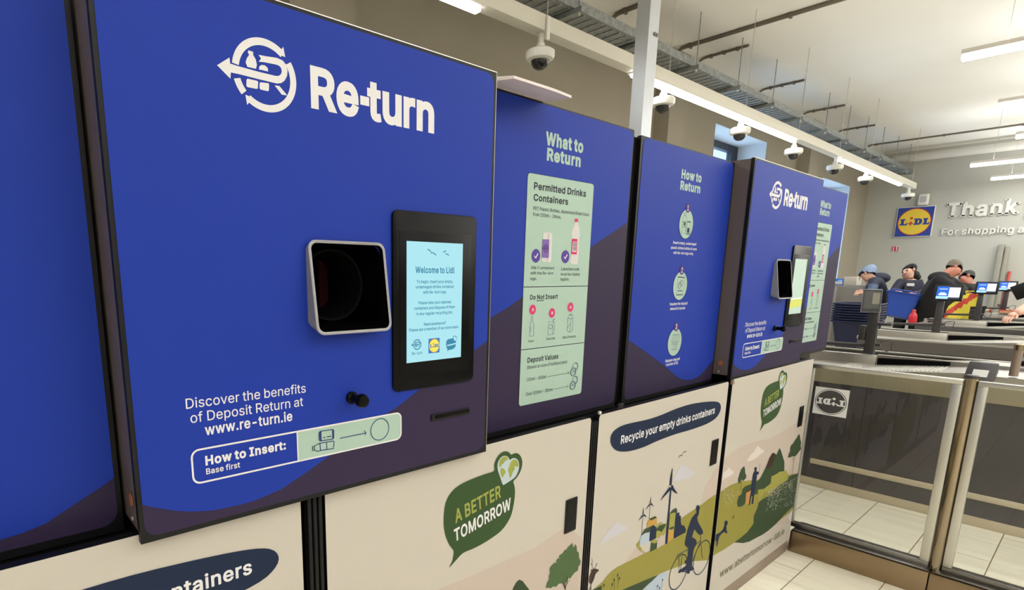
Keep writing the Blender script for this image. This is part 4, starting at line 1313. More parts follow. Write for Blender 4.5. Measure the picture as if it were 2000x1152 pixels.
# ---------------------------------------------------------------- panel: how to return
def make_how():
    y = D2
    t = thing('information_panel', 'blue panel with three round mint icons in a column, against the far machine', 'information panel', (2.08, 1.4, 1.068))
    px0, px1, pz0, pz1 = 1.735, 2.4195, 1.068, 1.9425
    MB().box(px0 + .004, px1 - .004, y + .016, 1.75, 1.07, pz1 - .003, 'black_matt').build('casing', t)
    wave = [xz(p, PX, y) for p in ((1216, 657), (1223.6, 661.2), (1260.8, 687.2), (1292.4, 710.3), (1305, 721), (1316.7, 731), (1324, 737), (1331.3, 740.7), (1343.5, 742), (1352, 740.5), (1360.5, 737), (1368, 732), (1375, 723.7), (1389.7, 706.7), (1393, 702))]
    f = MB()
    panel_plate(f, px0, px1, pz0, pz1, y, (1.748, 2.4115, 1.082, 1.939), wave, r=.026)
    f.htext('How to', (486, 387), (664, 424), 72, C11, y, 3, 'mint', 42)
    f.htext('Return', (476, 482), (654, 520), 70, C11, y, 3, 'mint', 42)
    f.build('front_panel', t)
    G_ALL = []
    for cr, q, ry, q2, r2, st, lines in ((C11, (530, 787), 130, (544, 648), 41, '1', (('Insert empty, undamaged', (415, 953), (617, 973)), ('plastic drinks bottles & cans', (397, 999), (621, 1013)), ('with Re-turn logo only.', (417, 1042), (594, 1055)))),
                                        (C12, (526, 239), 116, (539, 113), 37, '2', (('Voucher for deposit', (440, 395), (584, 390)), ('amount is issued.', (444, 431), (568, 428)))),
                                        (C12, (482, 691), 110, (494, 567), 36, '3', (('Redeem deposit', (406, 852), (523, 835)), ('voucher at till.', (410, 882), (511, 866))))):
        g = MB()
        G_ALL.append(g)
        a_, r = tick(g, q, 0, ry, cr, y, 3, 'mint')
        g.line(arc(a_[0], a_[1], r, r, 0, 360, 30)[:-1], .0016, y, 4, 'ink_blue', True)
        b_, rb = tick(g, q2, 0, r2, cr, y, 5, 'badge_plum')
        w_ = .45 * rb
        g.text(st, (b_[0] - w_ * .8, b_[1] - .55 * rb), (b_[0] + w_ * .8, b_[1] - .55 * rb), (0, 1.1 * rb), lambda u, v: (u, y - .0024, v), 'print_white', 20)
        for s_, p, e in lines:
            g.htext(s_, p, e, 22, cr, y, 3, 'print_white', 14)
    k = .0015
    g = G_ALL[0]
    G = lambda pts, cr, cl=True, w=k, mt='ink_blue': g.ppl(pts, cr, w, y, 4, mt, cl)
    G([(512, 692), (528, 694), (526, 712), (534, 735), (528, 770), (520, 870), (488, 872), (498, 775), (502, 735), (512, 712)], C11)
    G([(512, 712), (526, 713)], C11, False)
    G([(500, 765), (528, 768)], C11, False)
    G([(498, 810), (522, 812)], C11, False)
    g.pp([(510, 770), (524, 775), (520, 803), (505, 795)], C11, y, 5, 'mid_green')
    G([(540, 760), (568, 762), (560, 875), (528, 875)], C11)
    G([(538, 768), (566, 770)], C11, False, .003)
    G([(530, 872), (560, 874)], C11, False, .003)
    g.pp([(540, 820), (556, 820), (553, 862), (536, 862)], C11, y, 5, 'ink')
    g = G_ALL[1]
    G([(508, 168), (562, 172), (545, 310), (494, 310)], C12)
    G([(508, 168), (562, 172)], C12, False, .003)
    G([(494, 312), (546, 310)], C12, False, .003)
    for q, ry in (((522, 235), 24), ((534, 216), 22)):
        a_, b_ = xz(q, C12, y), xz((q[0], q[1] - ry), C12, y)
        g.line(arc(a_[0], a_[1], b_[1] - a_[1], b_[1] - a_[1], 0, 360, 20)[:-1], k, y, 5, 'ink_blue', True)
    G([(506, 279), (543, 279)], C12, False, .003)
    g = G_ALL[2]
    G([(466, 632), (518, 630), (521, 685), (500, 692), (480, 690), (452, 690)], C12)
    for i in range(4):
        G([(475 + 11 * i, 632), (464 + 14 * i, 690)], C12, False)
    G([(455, 705), (508, 703), (502, 748), (450, 752)], C12)
    G([(466, 750), (470, 712), (482, 712), (479, 750)], C12)
    G([(488, 735), (490, 712), (500, 712), (498, 734)], C12)
    for g, nm in zip(G_ALL, ('bottle and can icon', 'voucher icon', 'shop icon')):
        g.build('round_icon', t)['label'] = 'mint circle with ' + nm
    return t


how = make_how()

# the same units again: the panel left of the nearest machine, and the far machine with its own panel
PER = 2.24
left = dup(how, (-PER, 0, 0), 'plain blue panel cut off by the left edge, left of the nearest machine')
far = dup(machine, (PER, 0.028, 0.0125), 'smaller far blue bottle return machine with dull reflecting screen, beyond the panels', skip=('screen',))
far_what = dup(what, (PER + .012, 0.024, 0.013), 'blue panel with mint card seen edge-on at the far right of the machines')
hous = [c for c in far.children if c.name.startswith('display_housing')][0]
m = MB()
ys = D1 - .0070
q = [xz(p, C5, ys) for p in ((586, 227), (856, 240), (856, 793), (586, 825))]
a0, a1, b0, b1 = q[0][0], q[1][0], (q[2][1] + q[3][1]) / 2, (q[0][1] + q[1][1]) / 2
m.flat([[(a0, b0), (a1, b0), (a1, b1), (a0, b1)]], ys, 1, 'screen_reflection')  # pale reflection on the glass, put into the screen's colour and glow
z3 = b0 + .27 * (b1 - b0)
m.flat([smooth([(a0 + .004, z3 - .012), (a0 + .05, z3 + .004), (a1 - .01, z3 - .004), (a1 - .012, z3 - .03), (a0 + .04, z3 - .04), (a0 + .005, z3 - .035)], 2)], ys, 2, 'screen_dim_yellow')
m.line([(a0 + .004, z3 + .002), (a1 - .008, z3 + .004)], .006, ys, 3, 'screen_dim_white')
so = m.build('screen', machine)
so.parent = hous
so['label'] = 'screen with a dull greenish reflection put into its colour'

# loose foam sheet lying on the panel and overhanging its front edge
FR = [(232, 525), (345, 510), (450, 543), (560, 578), (640, 606), (720, 638)]
near = [onZ(*crop(900, 0, 3.33)(*p), 1.934) for p in FR]                # front edge lowered to widen its shadow on the panel
far_ = [(1.335, 1.02, 1.9535), (1.36, 1.12, 1.9535), (1.28, 1.30, 1.9535), (1.0, 1.30, 1.9535), (.982, 1.05, 1.9535)]
mid = [Vector((p.x + (.012 if i < 5 else .03), 1.035, 1.9535)) for i, p in enumerate(near)]
f = MB()
TH = .006
top, bot = [], []
rows = [[tuple(p) for p in near], [tuple(p) for p in mid], [(p.x + .01, 1.12, 1.9535) for p in mid], [(p.x + .02 - .03 * (i == 5), 1.28, 1.9535) for i, p in enumerate(mid)]]
n = len(near)
vs = [(x, y, z) for r in rows for x, y, z in r] + [(x, y, z + TH) for r in rows for x, y, z in r]
o = len(rows) * n
fs = []
for j in range(len(rows) - 1):
    for i in range(n - 1):
        q = (j * n + i, j * n + i + 1, (j + 1) * n + i + 1, (j + 1) * n + i)
        fs.append(q)
        fs.append(tuple(k + o for k in q[::-1]))
edge = list(range(n)) + [j * n + n - 1 for j in range(1, len(rows))] + [(len(rows) - 1) * n + i for i in range(n - 2, -1, -1)] + [j * n for j in range(len(rows) - 2, 0, -1)]
for a_, b_ in zip(edge, edge[1:] + edge[:1]):
    fs.append((a_, b_, b_ + o, a_ + o))
f.add(vs, fs, 'foam_white')
tag(f.build('foam_sheet'), 'thin white foam sheet lying on top of the panels, drooping over the front', 'sheet')

# ================================================================ the lower cabinets with their printed doors
DZ0, DZ1 = 0.072, 1.084
CD = crop(1150, 760, 5.236)
CE = crop(1140, 900, 4.571)
CF = crop(1380, 690, 4.267)
CG = crop(1380, 860, 3.946)


def cabinet(label, x0, x1, post, z1=DZ1):
    t = thing('storage_cabinet', label, 'cabinet', ((x0 + x1) / 2, 1.3, 0))
    xl = x0 - post
    b = MB()
    b.box(xl + .002, x1 - .001, DL + .022, 1.76, 0.07, 1.064, 'black_matt')
    b.build('carcass', t)
    MB().box(xl + .002, x1 - .001, DL + .004, DL + .03, 0.0, 0.069, 'plinth_brown', .002).build('plinth', t)
    if post > .038:
        p = MB()
        n = 3
        for i in range(n):
            a = xl + .004 + (post - .008) * i / n
            p.box(a + .0015, a + (post - .008) / n - .0015, DL - .001, DL + .022, 0.07, 1.066, 'black_plastic', .003)
        p.box(xl + .003, x0 - .003, DL + .008, DL + .0215, 0.07, 1.066, 'black_matt')
        p.build('ribbed_post', t)
    return t


def door_base(x0, x1, z1):
    d = MB()
    d.prism(rrect(x0, DZ0, x1, z1, .012), lambda s, u, k: (s, DL + k, u), .020, 'black_plastic', .0010)
    d.flat([rrect(x0 + .0008, DZ0 + .0008, x1 - .0008, z1 - .0008, .0115)], DL, .5, 'cream')
    return d


def slot(t, cr, pts, dx=0, dz=0):
    q = [xz(p, cr, DL) for p in pts]
    x0, x1 = (q[0][0] + q[3][0]) / 2 + dx, (q[1][0] + q[2][0]) / 2 + dx
    z1, z0 = (q[0][1] + q[1][1]) / 2 + dz, (q[2][1] + q[3][1]) / 2 + dz
    s = MB()
    s.prism(rrect(x0, z0, x1, z1, .004), lambda a, b, k: (a, DL - .0015 - k, b), .0025, 'black_plastic', .0008)
    s.prism(rrect(x0 + .005, z0 + .005, x1 - .005, z1 - .005, .003), lambda a, b, k: (a, DL - .004 - k, b), .0008, 'black_gloss')
    s.build('grip_slot', t)


def within(loop, x0, x1, z0, z1):
    """clip a loop to the door"""
    def cut(l, f, g):
        out = []
        for a, b in zip(l, l[1:] + l[:1]):
            fa, fb = f(a), f(b)
            if fa >= 0:
                out.append(a)
            if (fa >= 0) != (fb >= 0):
                k = fa / (fa - fb)
                out.append((a[0] + (b[0] - a[0]) * k, a[1] + (b[1] - a[1]) * k))
        return out
    for f in (lambda p: p[0] - x0, lambda p: x1 - p[0], lambda p: p[1] - z0, lambda p: z1 - p[1]):
        loop = cut(loop, f, None)
        if len(loop) < 3:
            return None
    return loop


class Mural:
    def __init__(self, m, x0, x1, z1, cr):
        self.m, self.b, self.cr = m, (x0 + .003, x1 - .003, DZ0 + .004, z1 - .003), cr

    def p(self, pts, layer, mt, sub=0):
        l = [xz(q, self.cr, DL) for q in pts]
        if sub:
            l = smooth(l, sub)
        l = within(l, *self.b)
        if l:
            self.m.flat([l], DL, layer, mt)

    def l(self, pts, w, layer, mt, closed=False):
        q = [xz(p, self.cr, DL) for p in pts]
        q = [p for p in q if self.b[0] < p[0] < self.b[1] and p[1] > self.b[2]]
        if len(q) > 1:
            self.m.line(q, w, DL, layer, mt, closed)


# door with the bubble emblem and the tree (second from the left)
x0, x1 = 0.5337, 1.456
t = cabinet('cream cabinet with green speech bubble and leafy tree, below the nearest machine', x0, x1, .045)
d = door_base(x0, x1, 1.083)
M_ = Mural(d, x0, x1, 1.083, CB)
M_.p([(-900, 1700), (-300, 1300), (80, 1140), (300, 1050), (550, 938), (800, 828), (900, 760), (1000, 692), (1045, 672), (1085, 680), (1130, 718), (1190, 775), (1330, 900), (1200, 2800), (-900, 2800)], 1, 'pink')
M_.p([(520, 1500), (600, 1240), (640, 1130), (662, 1090), (686, 1070), (712, 1082), (762, 1148), (900, 1330), (1100, 1600), (700, 2000)], 2, 'dark_green')
M_.p([(-200, 1900), (300, 1560), (900, 1420), (1300, 1150), (1300, 2300), (-200, 2700)], 3, 'olive')
crown = [(888, 1136), (898, 1095), (914, 1072), (912, 1040), (922, 1025), (918, 985), (932, 962), (958, 940), (968, 945), (972, 915), (994, 905), (992, 884), (1020, 868), (1036, 840), (1050, 842), (1056, 822), (1074, 808), (1092, 788),
         (1098, 812), (1106, 826), (1114, 796), (1126, 812), (1128, 850), (1142, 862), (1146, 905), (1158, 930), (1150, 960), (1140, 968), (1136, 1000), (1112, 1015), (1092, 1040), (1078, 1062), (1064, 1056), (1052, 1090), (1026, 1105), (1012, 1096), (985, 1104), (972, 1124), (940, 1124), (930, 1136), (902, 1132)]
M_.p(crown, 4, 'mid_green')
for pts, w in (([(1034, 1200), (1038, 1130), (1032, 1100)], .0035), ([(1038, 1135), (1052, 1090), (1056, 1040)], .002), ([(1038, 1140), (1020, 1100), (1004, 1092)], .002), ([(1042, 1120), (1062, 1085), (1075, 1072)], .0016)):
    M_.l(pts, w, 5, 'deep_brown')
bubble(d, 0, 0)
do = d.build('door', t)
slot(do, CB, [(1043, 460), (1131, 428), (1115, 685), (1030, 718)])

# door with the blue headline and the cyclist
x0, x1 = 1.4965, 2.4125
t3 = t = cabinet('cream cabinet with dark headline blob, wind turbines and a printed cyclist', x0, x1, .0405)
d = door_base(x0, x1, DZ1)
blob = [(218, 520), (226, 470), (260, 420), (330, 375), (430, 345), (600, 308), (740, 262), (900, 195), (1050, 150), (1200, 128), (1290, 125), (1335, 141), (1348, 185), (1334, 240), (1290, 300), (1200, 355), (1050, 410), (880, 460), (700, 527), (560, 590), (420, 631), (320, 636), (262, 614), (227, 566)]
d.pp(blob, CD, DL, 3, 'navy', 3)
d.ptext('Recycle your empty drinks containers', (318, 560), (1284, 244), (320, 480), CD, DL, 4, 'print_white', 20, 0.10)
N = Mural(d, x0, x1, DZ1, CD)
N.l([(915, 705), (924, 684), (940, 674), (952, 678), (962, 650), (975, 638), (995, 636)], .003, 2, 'navy')
E_ = Mural(d, x0, x1, DZ1, CE)
E_.p([(1030, 450), (1048, 380), (1080, 230), (1130, 150), (1230, 20), (1260, 300), (1190, 500)], 1, 'pink', 2)
E_.p([(360, 920), (390, 870), (420, 832), (440, 800), (480, 765), (520, 780), (552, 822), (500, 880)], 1, 'pink')
E_.p([(795, 182), (830, 110), (868, 32), (905, 50), (990, 95), (975, 120), (930, 160), (880, 158), (850, 178)], 2, 'pale_cloud')
E_.p([(135, 752), (200, 650), (290, 545), (340, 570), (398, 598), (365, 620), (300, 660), (240, 690)], 2, 'pale_cloud')
E_.p([(-60, 1230), (80, 1150), (120, 1118), (165, 1080), (205, 1025), (250, 980), (300, 945), (360, 915), (450, 870), (550, 820), (650, 768), (740, 720), (800, 640), (870, 510), (960, 450), (1050, 390), (1120, 335), (1190, 290), (1280, 230), (1260, 780),
      (1150, 842), (1110, 886), (1040, 890), (960, 895), (900, 918), (850, 940), (780, 965), (690, 1000), (600, 1042), (520, 1080), (420, 1118), (330, 1152), (200, 1230), (-60, 1330)], 2, 'olive')
E_.p([(335, 1152), (500, 1082), (662, 1014), (610, 1070), (560, 1112), (515, 1155), (440, 1260), (250, 1260)], 3, 'dark_green')
E_.p([(-60, 1230), (80, 1150), (165, 1108), (140, 1160), (100, 1260), (-60, 1300)], 3, 'dark_green')
E_.p([(515, 1170), (560, 1112), (620, 1055), (690, 1000), (735, 990), (742, 1010), (720, 1070), (690, 1150), (640, 1260), (440, 1260)], 3, 'pale_blue')
lay = 3.5
for pts, mt in (([(563, 592), (562, 562), (572, 535), (584, 518), (651, 511), (650, 570), (612, 590)], 'ochre'), ([(582, 516), (636, 491), (652, 505), (596, 531)], 'dark_green'),
                ([(497, 760), (505, 668), (545, 648), (586, 628), (582, 720)], 'pale_blue'), ([(581, 719), (590, 600), (620, 570), (645, 590), (641, 690)], 'navy'),
                ([(510, 668), (530, 625), (545, 606), (622, 568), (597, 602), (580, 636), (545, 640)], 'dark_green'), ([(641, 690), (650, 572), (690, 543), (700, 556), (740, 560), (720, 650), (708, 668), (698, 652), (680, 672)], 'light_olive'),
                ([(650, 600), (672, 575), (735, 558), (715, 600), (690, 633), (670, 620), (645, 625)], 'dark_green'), ([(648, 782), (655, 702), (678, 672), (698, 654), (710, 668), (726, 662), (722, 740)], 'pink'),
                ([(590, 811), (600, 726), (625, 735), (650, 722), (647, 780)], 'dark_green'), ([(600, 726), (622, 695), (650, 706), (650, 724), (628, 736)], 'light_olive'),
                ([(468, 752), (490, 715), (500, 712), (498, 762), (512, 770), (515, 800), (545, 812), (540, 822), (490, 790)], 'light_olive'),
                ([(755, 602), (766, 468), (828, 440), (810, 602), (785, 585)], 'light_olive'), ([(767, 470), (790, 435), (822, 417), (831, 440), (828, 470), (806, 458)], 'dark_green'),
                ([(744, 726), (753, 608), (803, 590), (797, 690)], 'ochre'), ([(755, 604), (775, 588), (803, 582), (800, 602), (775, 612)], 'dark_green'),
                ([(799, 692), (808, 560), (817, 470), (848, 455), (852, 490), (864, 487), (862, 540), (870, 572), (890, 574), (909, 610), (905, 635)], 'navy')):
    lay += .12
    E_.p(pts, lay, mt)
E_.p([(770, 250), (780, 250), (742, 738), (722, 738)], 5, 'navy')
for a in ([(788, 56), (790, 75), (781, 212), (763, 218), (768, 160)], [(836, 292), (815, 284), (776, 254), (778, 215), (792, 214), (800, 240)], [(677, 357), (700, 318), (762, 232), (782, 244), (760, 268)]):
    E_.p(a, 6, 'navy')
E_.l([(592, 385), (583, 518)], .0022, 3, 'navy')
E_.l([(527, 485), (515, 668)], .0022, 3, 'navy')
for a in ([(598, 302), (596, 370), (588, 374)], [(546, 437), (586, 378), (596, 384)], [(623, 406), (592, 386), (600, 370)], [(532, 402), (531, 470), (522, 474)], [(482, 536), (522, 478), (532, 486)], [(562, 502), (528, 488), (536, 470)]):
    E_.p(a, 5, 'navy')
E_.p([(20, 1180), (55, 1130), (62, 1100), (42, 1080), (48, 1030), (66, 985), (62, 968), (80, 965), (100, 958), (131, 968), (132, 978), (112, 995), (100, 1015), (92, 1045), (80, 1075), (70, 1092), (64, 1110), (64, 1152), (58, 1150), (55, 1125), (30, 1200)], 4, 'deep_brown')
for pts in ([(88, 962), (72, 945), (74, 890), (68, 868)], [(76, 925), (60, 918)], [(92, 960), (108, 935), (110, 915)], [(104, 945), (122, 905)]):
    E_.l(pts, .0016, 4, 'deep_brown')
for pts in ([(298, 1150), (305, 1080), (300, 1015)], [(268, 1150), (275, 1110), (268, 1060)], [(170, 1150), (180, 1120), (178, 1108)], [(150, 1150), (150, 1142)], [(305, 1100), (315, 1045)], [(240, 1150), (252, 1100)]):
    E_.l(pts, .0014, 4, 'mid_green')
    q = xz(pts[-1], CE, DL)
    if x0 < q[0] < x1:
        d.flat([arc(q[0], q[1], .004, .006, 0, 360, 10)[:-1]], DL, 5, 'dark_green')
for pts in ([(690, 1150), (695, 1100), (700, 1060)], [(650, 1150), (655, 1115)], [(680, 1160), (672, 1130)]):
    E_.l(pts, .0014, 4, 'ink')
    q = xz(pts[-1], CE, DL)
    d.flat([arc(q[0], q[1], .004, .005, 0, 360, 10)[:-1]], DL, 5, 'ink')
# cyclist
E_.p([(1012, 394), (1024, 394), (1033, 408), (1031, 430), (1024, 448), (1026, 470), (1010, 502), (1014, 530), (1024, 556), (1046, 595), (1060, 622), (1060, 648), (1048, 650), (1040, 657), (1024, 655), (1008, 636), (986, 606), (974, 640), (964, 680), (985, 690), (1003, 708),
      (1003, 740), (982, 780), (974, 810), (970, 860), (964, 900), (964, 938), (984, 962), (968, 974), (942, 984), (944, 1000), (928, 1006), (916, 1000), (912, 974), (890, 984), (866, 988), (846, 1002), (842, 992), (852, 968), (880, 956), (906, 938), (914, 920), (900, 908), (900, 892), (916, 880), (926, 840), (934, 796), (930, 778), (902, 752), (900, 742), (908, 690), (926, 610), (944, 556), (962, 510), (990, 474), (1004, 462), (1000, 430), (1002, 408)], 5, 'navy')
for q, ry in (((843, 990), 140), ((1052, 860), 136)):
    a_, b_ = xz(q, CE, DL), xz((q[0], q[1] - ry), CE, DL)
    r = b_[1] - a_[1]
    d.line(arc(a_[0], a_[1], r, r, 0, 360, 40)[:-1], .0045, DL, 4, 'navy', True)
for pts in ([(1040, 655), (1042, 720), (1056, 866)], [(826, 866), (830, 842), (950, 778), (1040, 712)], [(930, 985), (1038, 725)], [(843, 990), (930, 985)], [(950, 790), (930, 985)], [(848, 850), (848, 960)], [(878, 840), (862, 960)], [(930, 790), (930, 830)], [(1018, 640), (1056, 652)]):
    E_.l(pts, .0034, 4, 'navy')
do = d.build('door', t)
slot(do, CD, [(1258, 522), (1322, 503), (1297, 757), (1232, 783)])
MB().lathe([(.006, 0), (.006, .006), (.003, .009)], (onY(1170.5, 806, DL).x, DL + .002, onY(1170.5, 806, DL).z), 'edge_silver', 10, (0, -1, 0)).build('hinge_pin', t)
lp = onY(1209, 792, DL)
MB().box(lp.x - .020, lp.x + .012, DL - .012, DL + .0, lp.z - .006, lp.z + .010, 'black_plastic', .004).build('latch', t)

# the cabinet at the left edge repeats it
t1 = dup(t3, (-1.932, 0, -0.0), 'cream cabinet cut off at bottom left, showing the end of a dark headline blob', skip=('hinge_pin', 'latch'))
for c in t1.children:
    if c.name.startswith('door'):
        c.data = c.data.copy()                                          # its print sits a little lower on the door
        for v in c.data.vertices:
            if v.co.y + ROOT[t3.name].y < DL - .0005 and v.co.y + ROOT[t3.name].y > DL - .0044:
                v.co.z -= .0165

# last door: bubble emblem, hills, man with a stick, web address
x0, x1 = 2.449, 3.424
z1 = 1.0885
t = cabinet('cream cabinet with speech bubble, printed hills and a web address, last in the row', x0, x1, .035, z1)
d = door_base(x0, x1, z1)
F_ = Mural(d, x0, x1, z1, CF)
G_ = Mural(d, x0, x1, z1, CG)
F_.p([(60, 930), (160, 870), (200, 835), (250, 800), (300, 772), (350, 750), (420, 732), (500, 715), (560, 692), (620, 660), (680, 624), (730, 590), (820, 555), (900, 540), (800, 1400), (60, 1500)], 1, 'pink')
F_.p([(333, 902), (352, 866), (372, 838), (396, 818), (414, 782), (430, 770), (446, 792), (474, 808), (476, 824), (450, 838), (420, 866), (380, 890)], 2, 'white_cloud')
F_.p([(110, 1070), (132, 1020), (136, 992), (166, 976), (186, 948), (204, 972), (226, 984), (218, 1004), (184, 1026), (150, 1044)], 2, 'white_cloud')
G_.p([(20, 460), (108, 395), (180, 345), (260, 315), (340, 307), (420, 300), (560, 280), (725, 245), (690, 520), (580, 600), (480, 690), (380, 750), (280, 790), (215, 785), (130, 842), (45, 890), (-60, 950)], 2, 'olive')
G_.p([(400, 305), (420, 275), (440, 235), (462, 190), (480, 140), (505, 97), (520, 95), (536, 112), (548, 85), (560, 58), (572, 78), (585, 122), (598, 165), (597, 235), (560, 245), (520, 268), (500, 275), (492, 330), (465, 368), (410, 384), (395, 410), (310, 432), (292, 490), (270, 508), (240, 512), (232, 480), (244, 432), (268, 412), (276, 372), (300, 350), (345, 335)], 3, 'dark_green')
G_.p([(452, 218), (466, 180), (480, 140), (503, 98), (520, 96), (529, 108), (510, 180), (490, 212)], 4, 'deep_brown')
G_.p([(492, 330), (498, 275), (530, 265), (560, 240), (590, 238), (612, 228), (628, 262), (626, 300), (560, 345), (480, 385), (440, 400), (400, 475), (392, 380), (440, 372)], 4, 'light_olive')
G_.p([(622, 284), (660, 266), (720, 250), (700, 480), (640, 530), (580, 590), (530, 645), (480, 690), (430, 725), (380, 750), (330, 778), (280, 790), (212, 785), (260, 750), (310, 708), (360, 640), (362, 580), (390, 520), (400, 478), (430, 452), (470, 430), (560, 345)], 3, 'dark_green')
G_.p([(690, 480), (655, 640), (625, 590)], 3, 'pale_print')
random.seed(3)
def flecks(n, f, mt, s=.0022):
    for _ in range(n):
        a, b = f()
        q = xz((a, b), CG, DL)
        if x0 + .01 < q[0] < x1 - .01:
            r = s * random.uniform(.6, 1.3)
            d.flat([[(q[0] - r, q[1] - r * .6), (q[0] + r, q[1] - r), (q[0] + r * .6, q[1] + r * 1.4), (q[0] - r * .8, q[1] + r)]], DL, 5, mt)
def g1():
    u = random.random()
    a = 455 + 240 * u
    return a, 300 + (1 - u) * 120 + random.random() ** 1.4 * (150 + 60 * u) - 20
def g2():
    return random.gauss(168, 28), random.triangular(365, 520, 400)
def g3():
    return random.uniform(480, 640), random.gauss(0, 16) + 430 - (0) * 1
flecks(230, g1, 'print_white')
flecks(150, lambda: (lambda a: (a, 415 - (a - 480) * .45 + random.gauss(0, 18)))(random.uniform(470, 660)), 'fleck')
flecks(170, g2, 'fleck', .0019)
F_.p([(262, 1080), (260, 1050), (272, 1005), (286, 965), (300, 950), (311, 938), (318, 965), (320, 1000), (330, 1018), (324, 1042), (302, 1062), (288, 1048), (276, 1080)], 4, 'dark_green')
G_.l([(269, 305), (266, 330), (259, 385)], .003, 4, 'twig')
F_.p([(675, 866), (682, 838), (695, 815), (694, 785), (702, 765), (718, 752), (735, 722), (752, 700), (768, 670), (776, 690), (778, 715), (786, 738), (782, 775), (786, 795), (768, 818), (748, 846), (728, 858), (708, 856), (696, 868)], 4, 'dark_green')
F_.l([(746, 842), (728, 890), (710, 1012)], .003, 5, 'twig')
F_.l([(712, 860), (725, 895)], .002, 5, 'twig')
G_.p([(366, 212), (374, 203), (383, 207), (384, 226), (378, 236), (390, 238), (401, 244), (397, 262), (386, 262), (383, 292), (375, 330), (370, 380), (363, 430), (358, 470), (356, 487), (344, 489), (350, 440), (351, 425), (342, 428), (334, 470), (330, 496), (321, 499), (330, 440), (340, 380), (346, 322), (351, 280), (358, 248), (368, 236)], 5, 'navy')
G_.l([(408, 178), (404, 215), (399, 250)], .0028, 5, 'twig')
G_.p([(302, 402), (325, 390), (338, 372), (338, 400), (330, 445), (322, 492), (297, 490)], 4, 'orange_print')
G_.p([(303, 402), (320, 380), (340, 366), (340, 378), (325, 392)], 5, 'deep_brown')
G_.p([(40, 760), (62, 742), (62, 725), (82, 718), (104, 704), (120, 690), (134, 658), (136, 626), (146, 614), (160, 622), (160, 640), (150, 658), (150, 685), (158, 712), (146, 716), (138, 704), (116, 714), (96, 738), (88, 770), (78, 816), (72, 812), (74, 770), (58, 780), (30, 800)], 5, 'navy')
G_.p([(192, 598), (202, 590), (204, 574), (209, 574), (206, 594), (196, 602)], 5, 'deep_brown')
a, b = Vector(xz((100, 1057), CG, DL)), Vector(xz((597, 716), CG, DL))
d.text('www.abettertomorrow-lidl.ie', a, b, Vector(xz((98, 1008), CG, DL)) - a, lambda u, v: (u, DL - .0012, v), 'url_ink', 4, .18)
bubble(d, 1.926, .0185)
do = d.build('door', t)
slot(do, CF, [(775, 445), (810, 433), (785, 605), (753, 613)])
MB().box(2.43, 2.447, DL - .010, DL + .002, 1.068, 1.0875, 'plinth_brown', .003).build('bracket', t)
MB().box(3.33, 3.42, 1.00, 1.05, 1.066, 1.085, 'black_matt').build('spacer', t)

# dark stand under the end panel, next to the gate
tag(MB().box(3.47, 3.90, 1.125, 1.74, 0, 1.078, 'black_plastic', .004).build('panel_stand'), 'dark stand under the last blue panel, partly seen through the gate glass', 'stand')

# ================================================================ gate between the machines and the checkouts
GX = 3.50


def gy(u, v, x=GX):
    p = onX(u, v, x)
    return p.y, p.z


GT = gy(1884, 741)[1]
t = thing('gate_plinth', 'brown steel plinth along the floor carrying the glass gate panels', 'plinth', (3.5, -.3, 0))
for a, b in ((.383, .970), (-.70, .379), (-2.0, -.704)):
    m = MB()
    m.hexa([(3.44, a, 0), (3.44, b, 0), (3.60, b, 0), (3.60, a, 0), (3.44, a, .121), (3.44, b, .121), (3.60, b, .128), (3.60, a, .128)], 'steel_plinth', .003)
    m.box(3.448, 3.596, a + .006, b - .006, .126, .130, 'steel_dark', .001)
    m.build('plinth_section', t)


def gate_panel(label, y0, y1):
    """glass leaf in a slim frame: y0 < y1"""
    t = thing('glass_gate', label, 'gate', (GX, (y0 + y1) / 2, .13))
    z0, z1 = .150, GT
    MB().box(GX - .016, GX + .016, y0, y1, z1 - .022, z1, 'aluminium', .003).build('top_rail', t)
    MB().box(GX - .016, GX + .016, y0, y1, .13, z0 + .006, 'steel_dark', .003).build('bottom_rail', t)
    MB().box(GX - .014, GX + .014, y0, y0 + .036, z0 + .006, z1 - .022, 'aluminium', .003).build('stile', t)
    MB().box(GX - .014, GX + .014, y1 - .034, y1, z0 + .006, z1 - .022, 'aluminium', .003).build('stile', t)
    MB().box(GX - .004, GX + .004, y0 + .034, y1 - .032, z0, z1 - .018, 'gate_glass').build('glass', t)
    return t


g1_ = gate_panel('glass gate panel with square emblem sticker, next to the last cabinet', .396, 1.012)
g2_ = gate_panel('glass gate panel right of the round post, cut off by the right edge', -.70, .347)
m = MB()
q = [gy(*crop(1540, 640, 4.348)(x, y), GX - .005) for x, y in ((232, 490), (523, 540), (487, 768), (202, 722))]
ya, yb = (q[0][0] + q[3][0]) / 2, (q[1][0] + q[2][0]) / 2
za, zb = (q[2][1] + q[3][1]) / 2, (q[0][1] + q[1][1]) / 2
TT = lambda u, v, l: (GX - .0046 - .0003 * l, ya + (yb - ya) * u, za + (zb - za) * v)
lidl(m, TT, 1, ('sticker_white', 'sticker_dark', 'sticker_dark', 'sticker_white', 'sticker_white'), True)
F = lambda loops, l, k: m.fill(loops, lambda a, b: TT(a, b, l), k)
F([arc(.5, .5, .445, .445, 0, 360, 40)[:-1], arc(.5, .5, .42, .42, 0, 360, 40)[:-1]], 5, 'sticker_white')
so = m.build('emblem_sticker', g1_)
m = MB()
m.lathe([(.0235, .128), (.0235, 1.062)], (GX, .3715, 0), 'steel_post', 28)
t = thing('gate_post', 'round polished post with dark cap between the two glass gate panels', 'post', (GX, .371, .128))
m.build('tube', t)
MB().lathe([(.0242, 1.062), (.0242, 1.073), (.021, 1.077), (.004, 1.078)], (GX, .3715, 0), 'pole_grey', 28).build('cap', t)

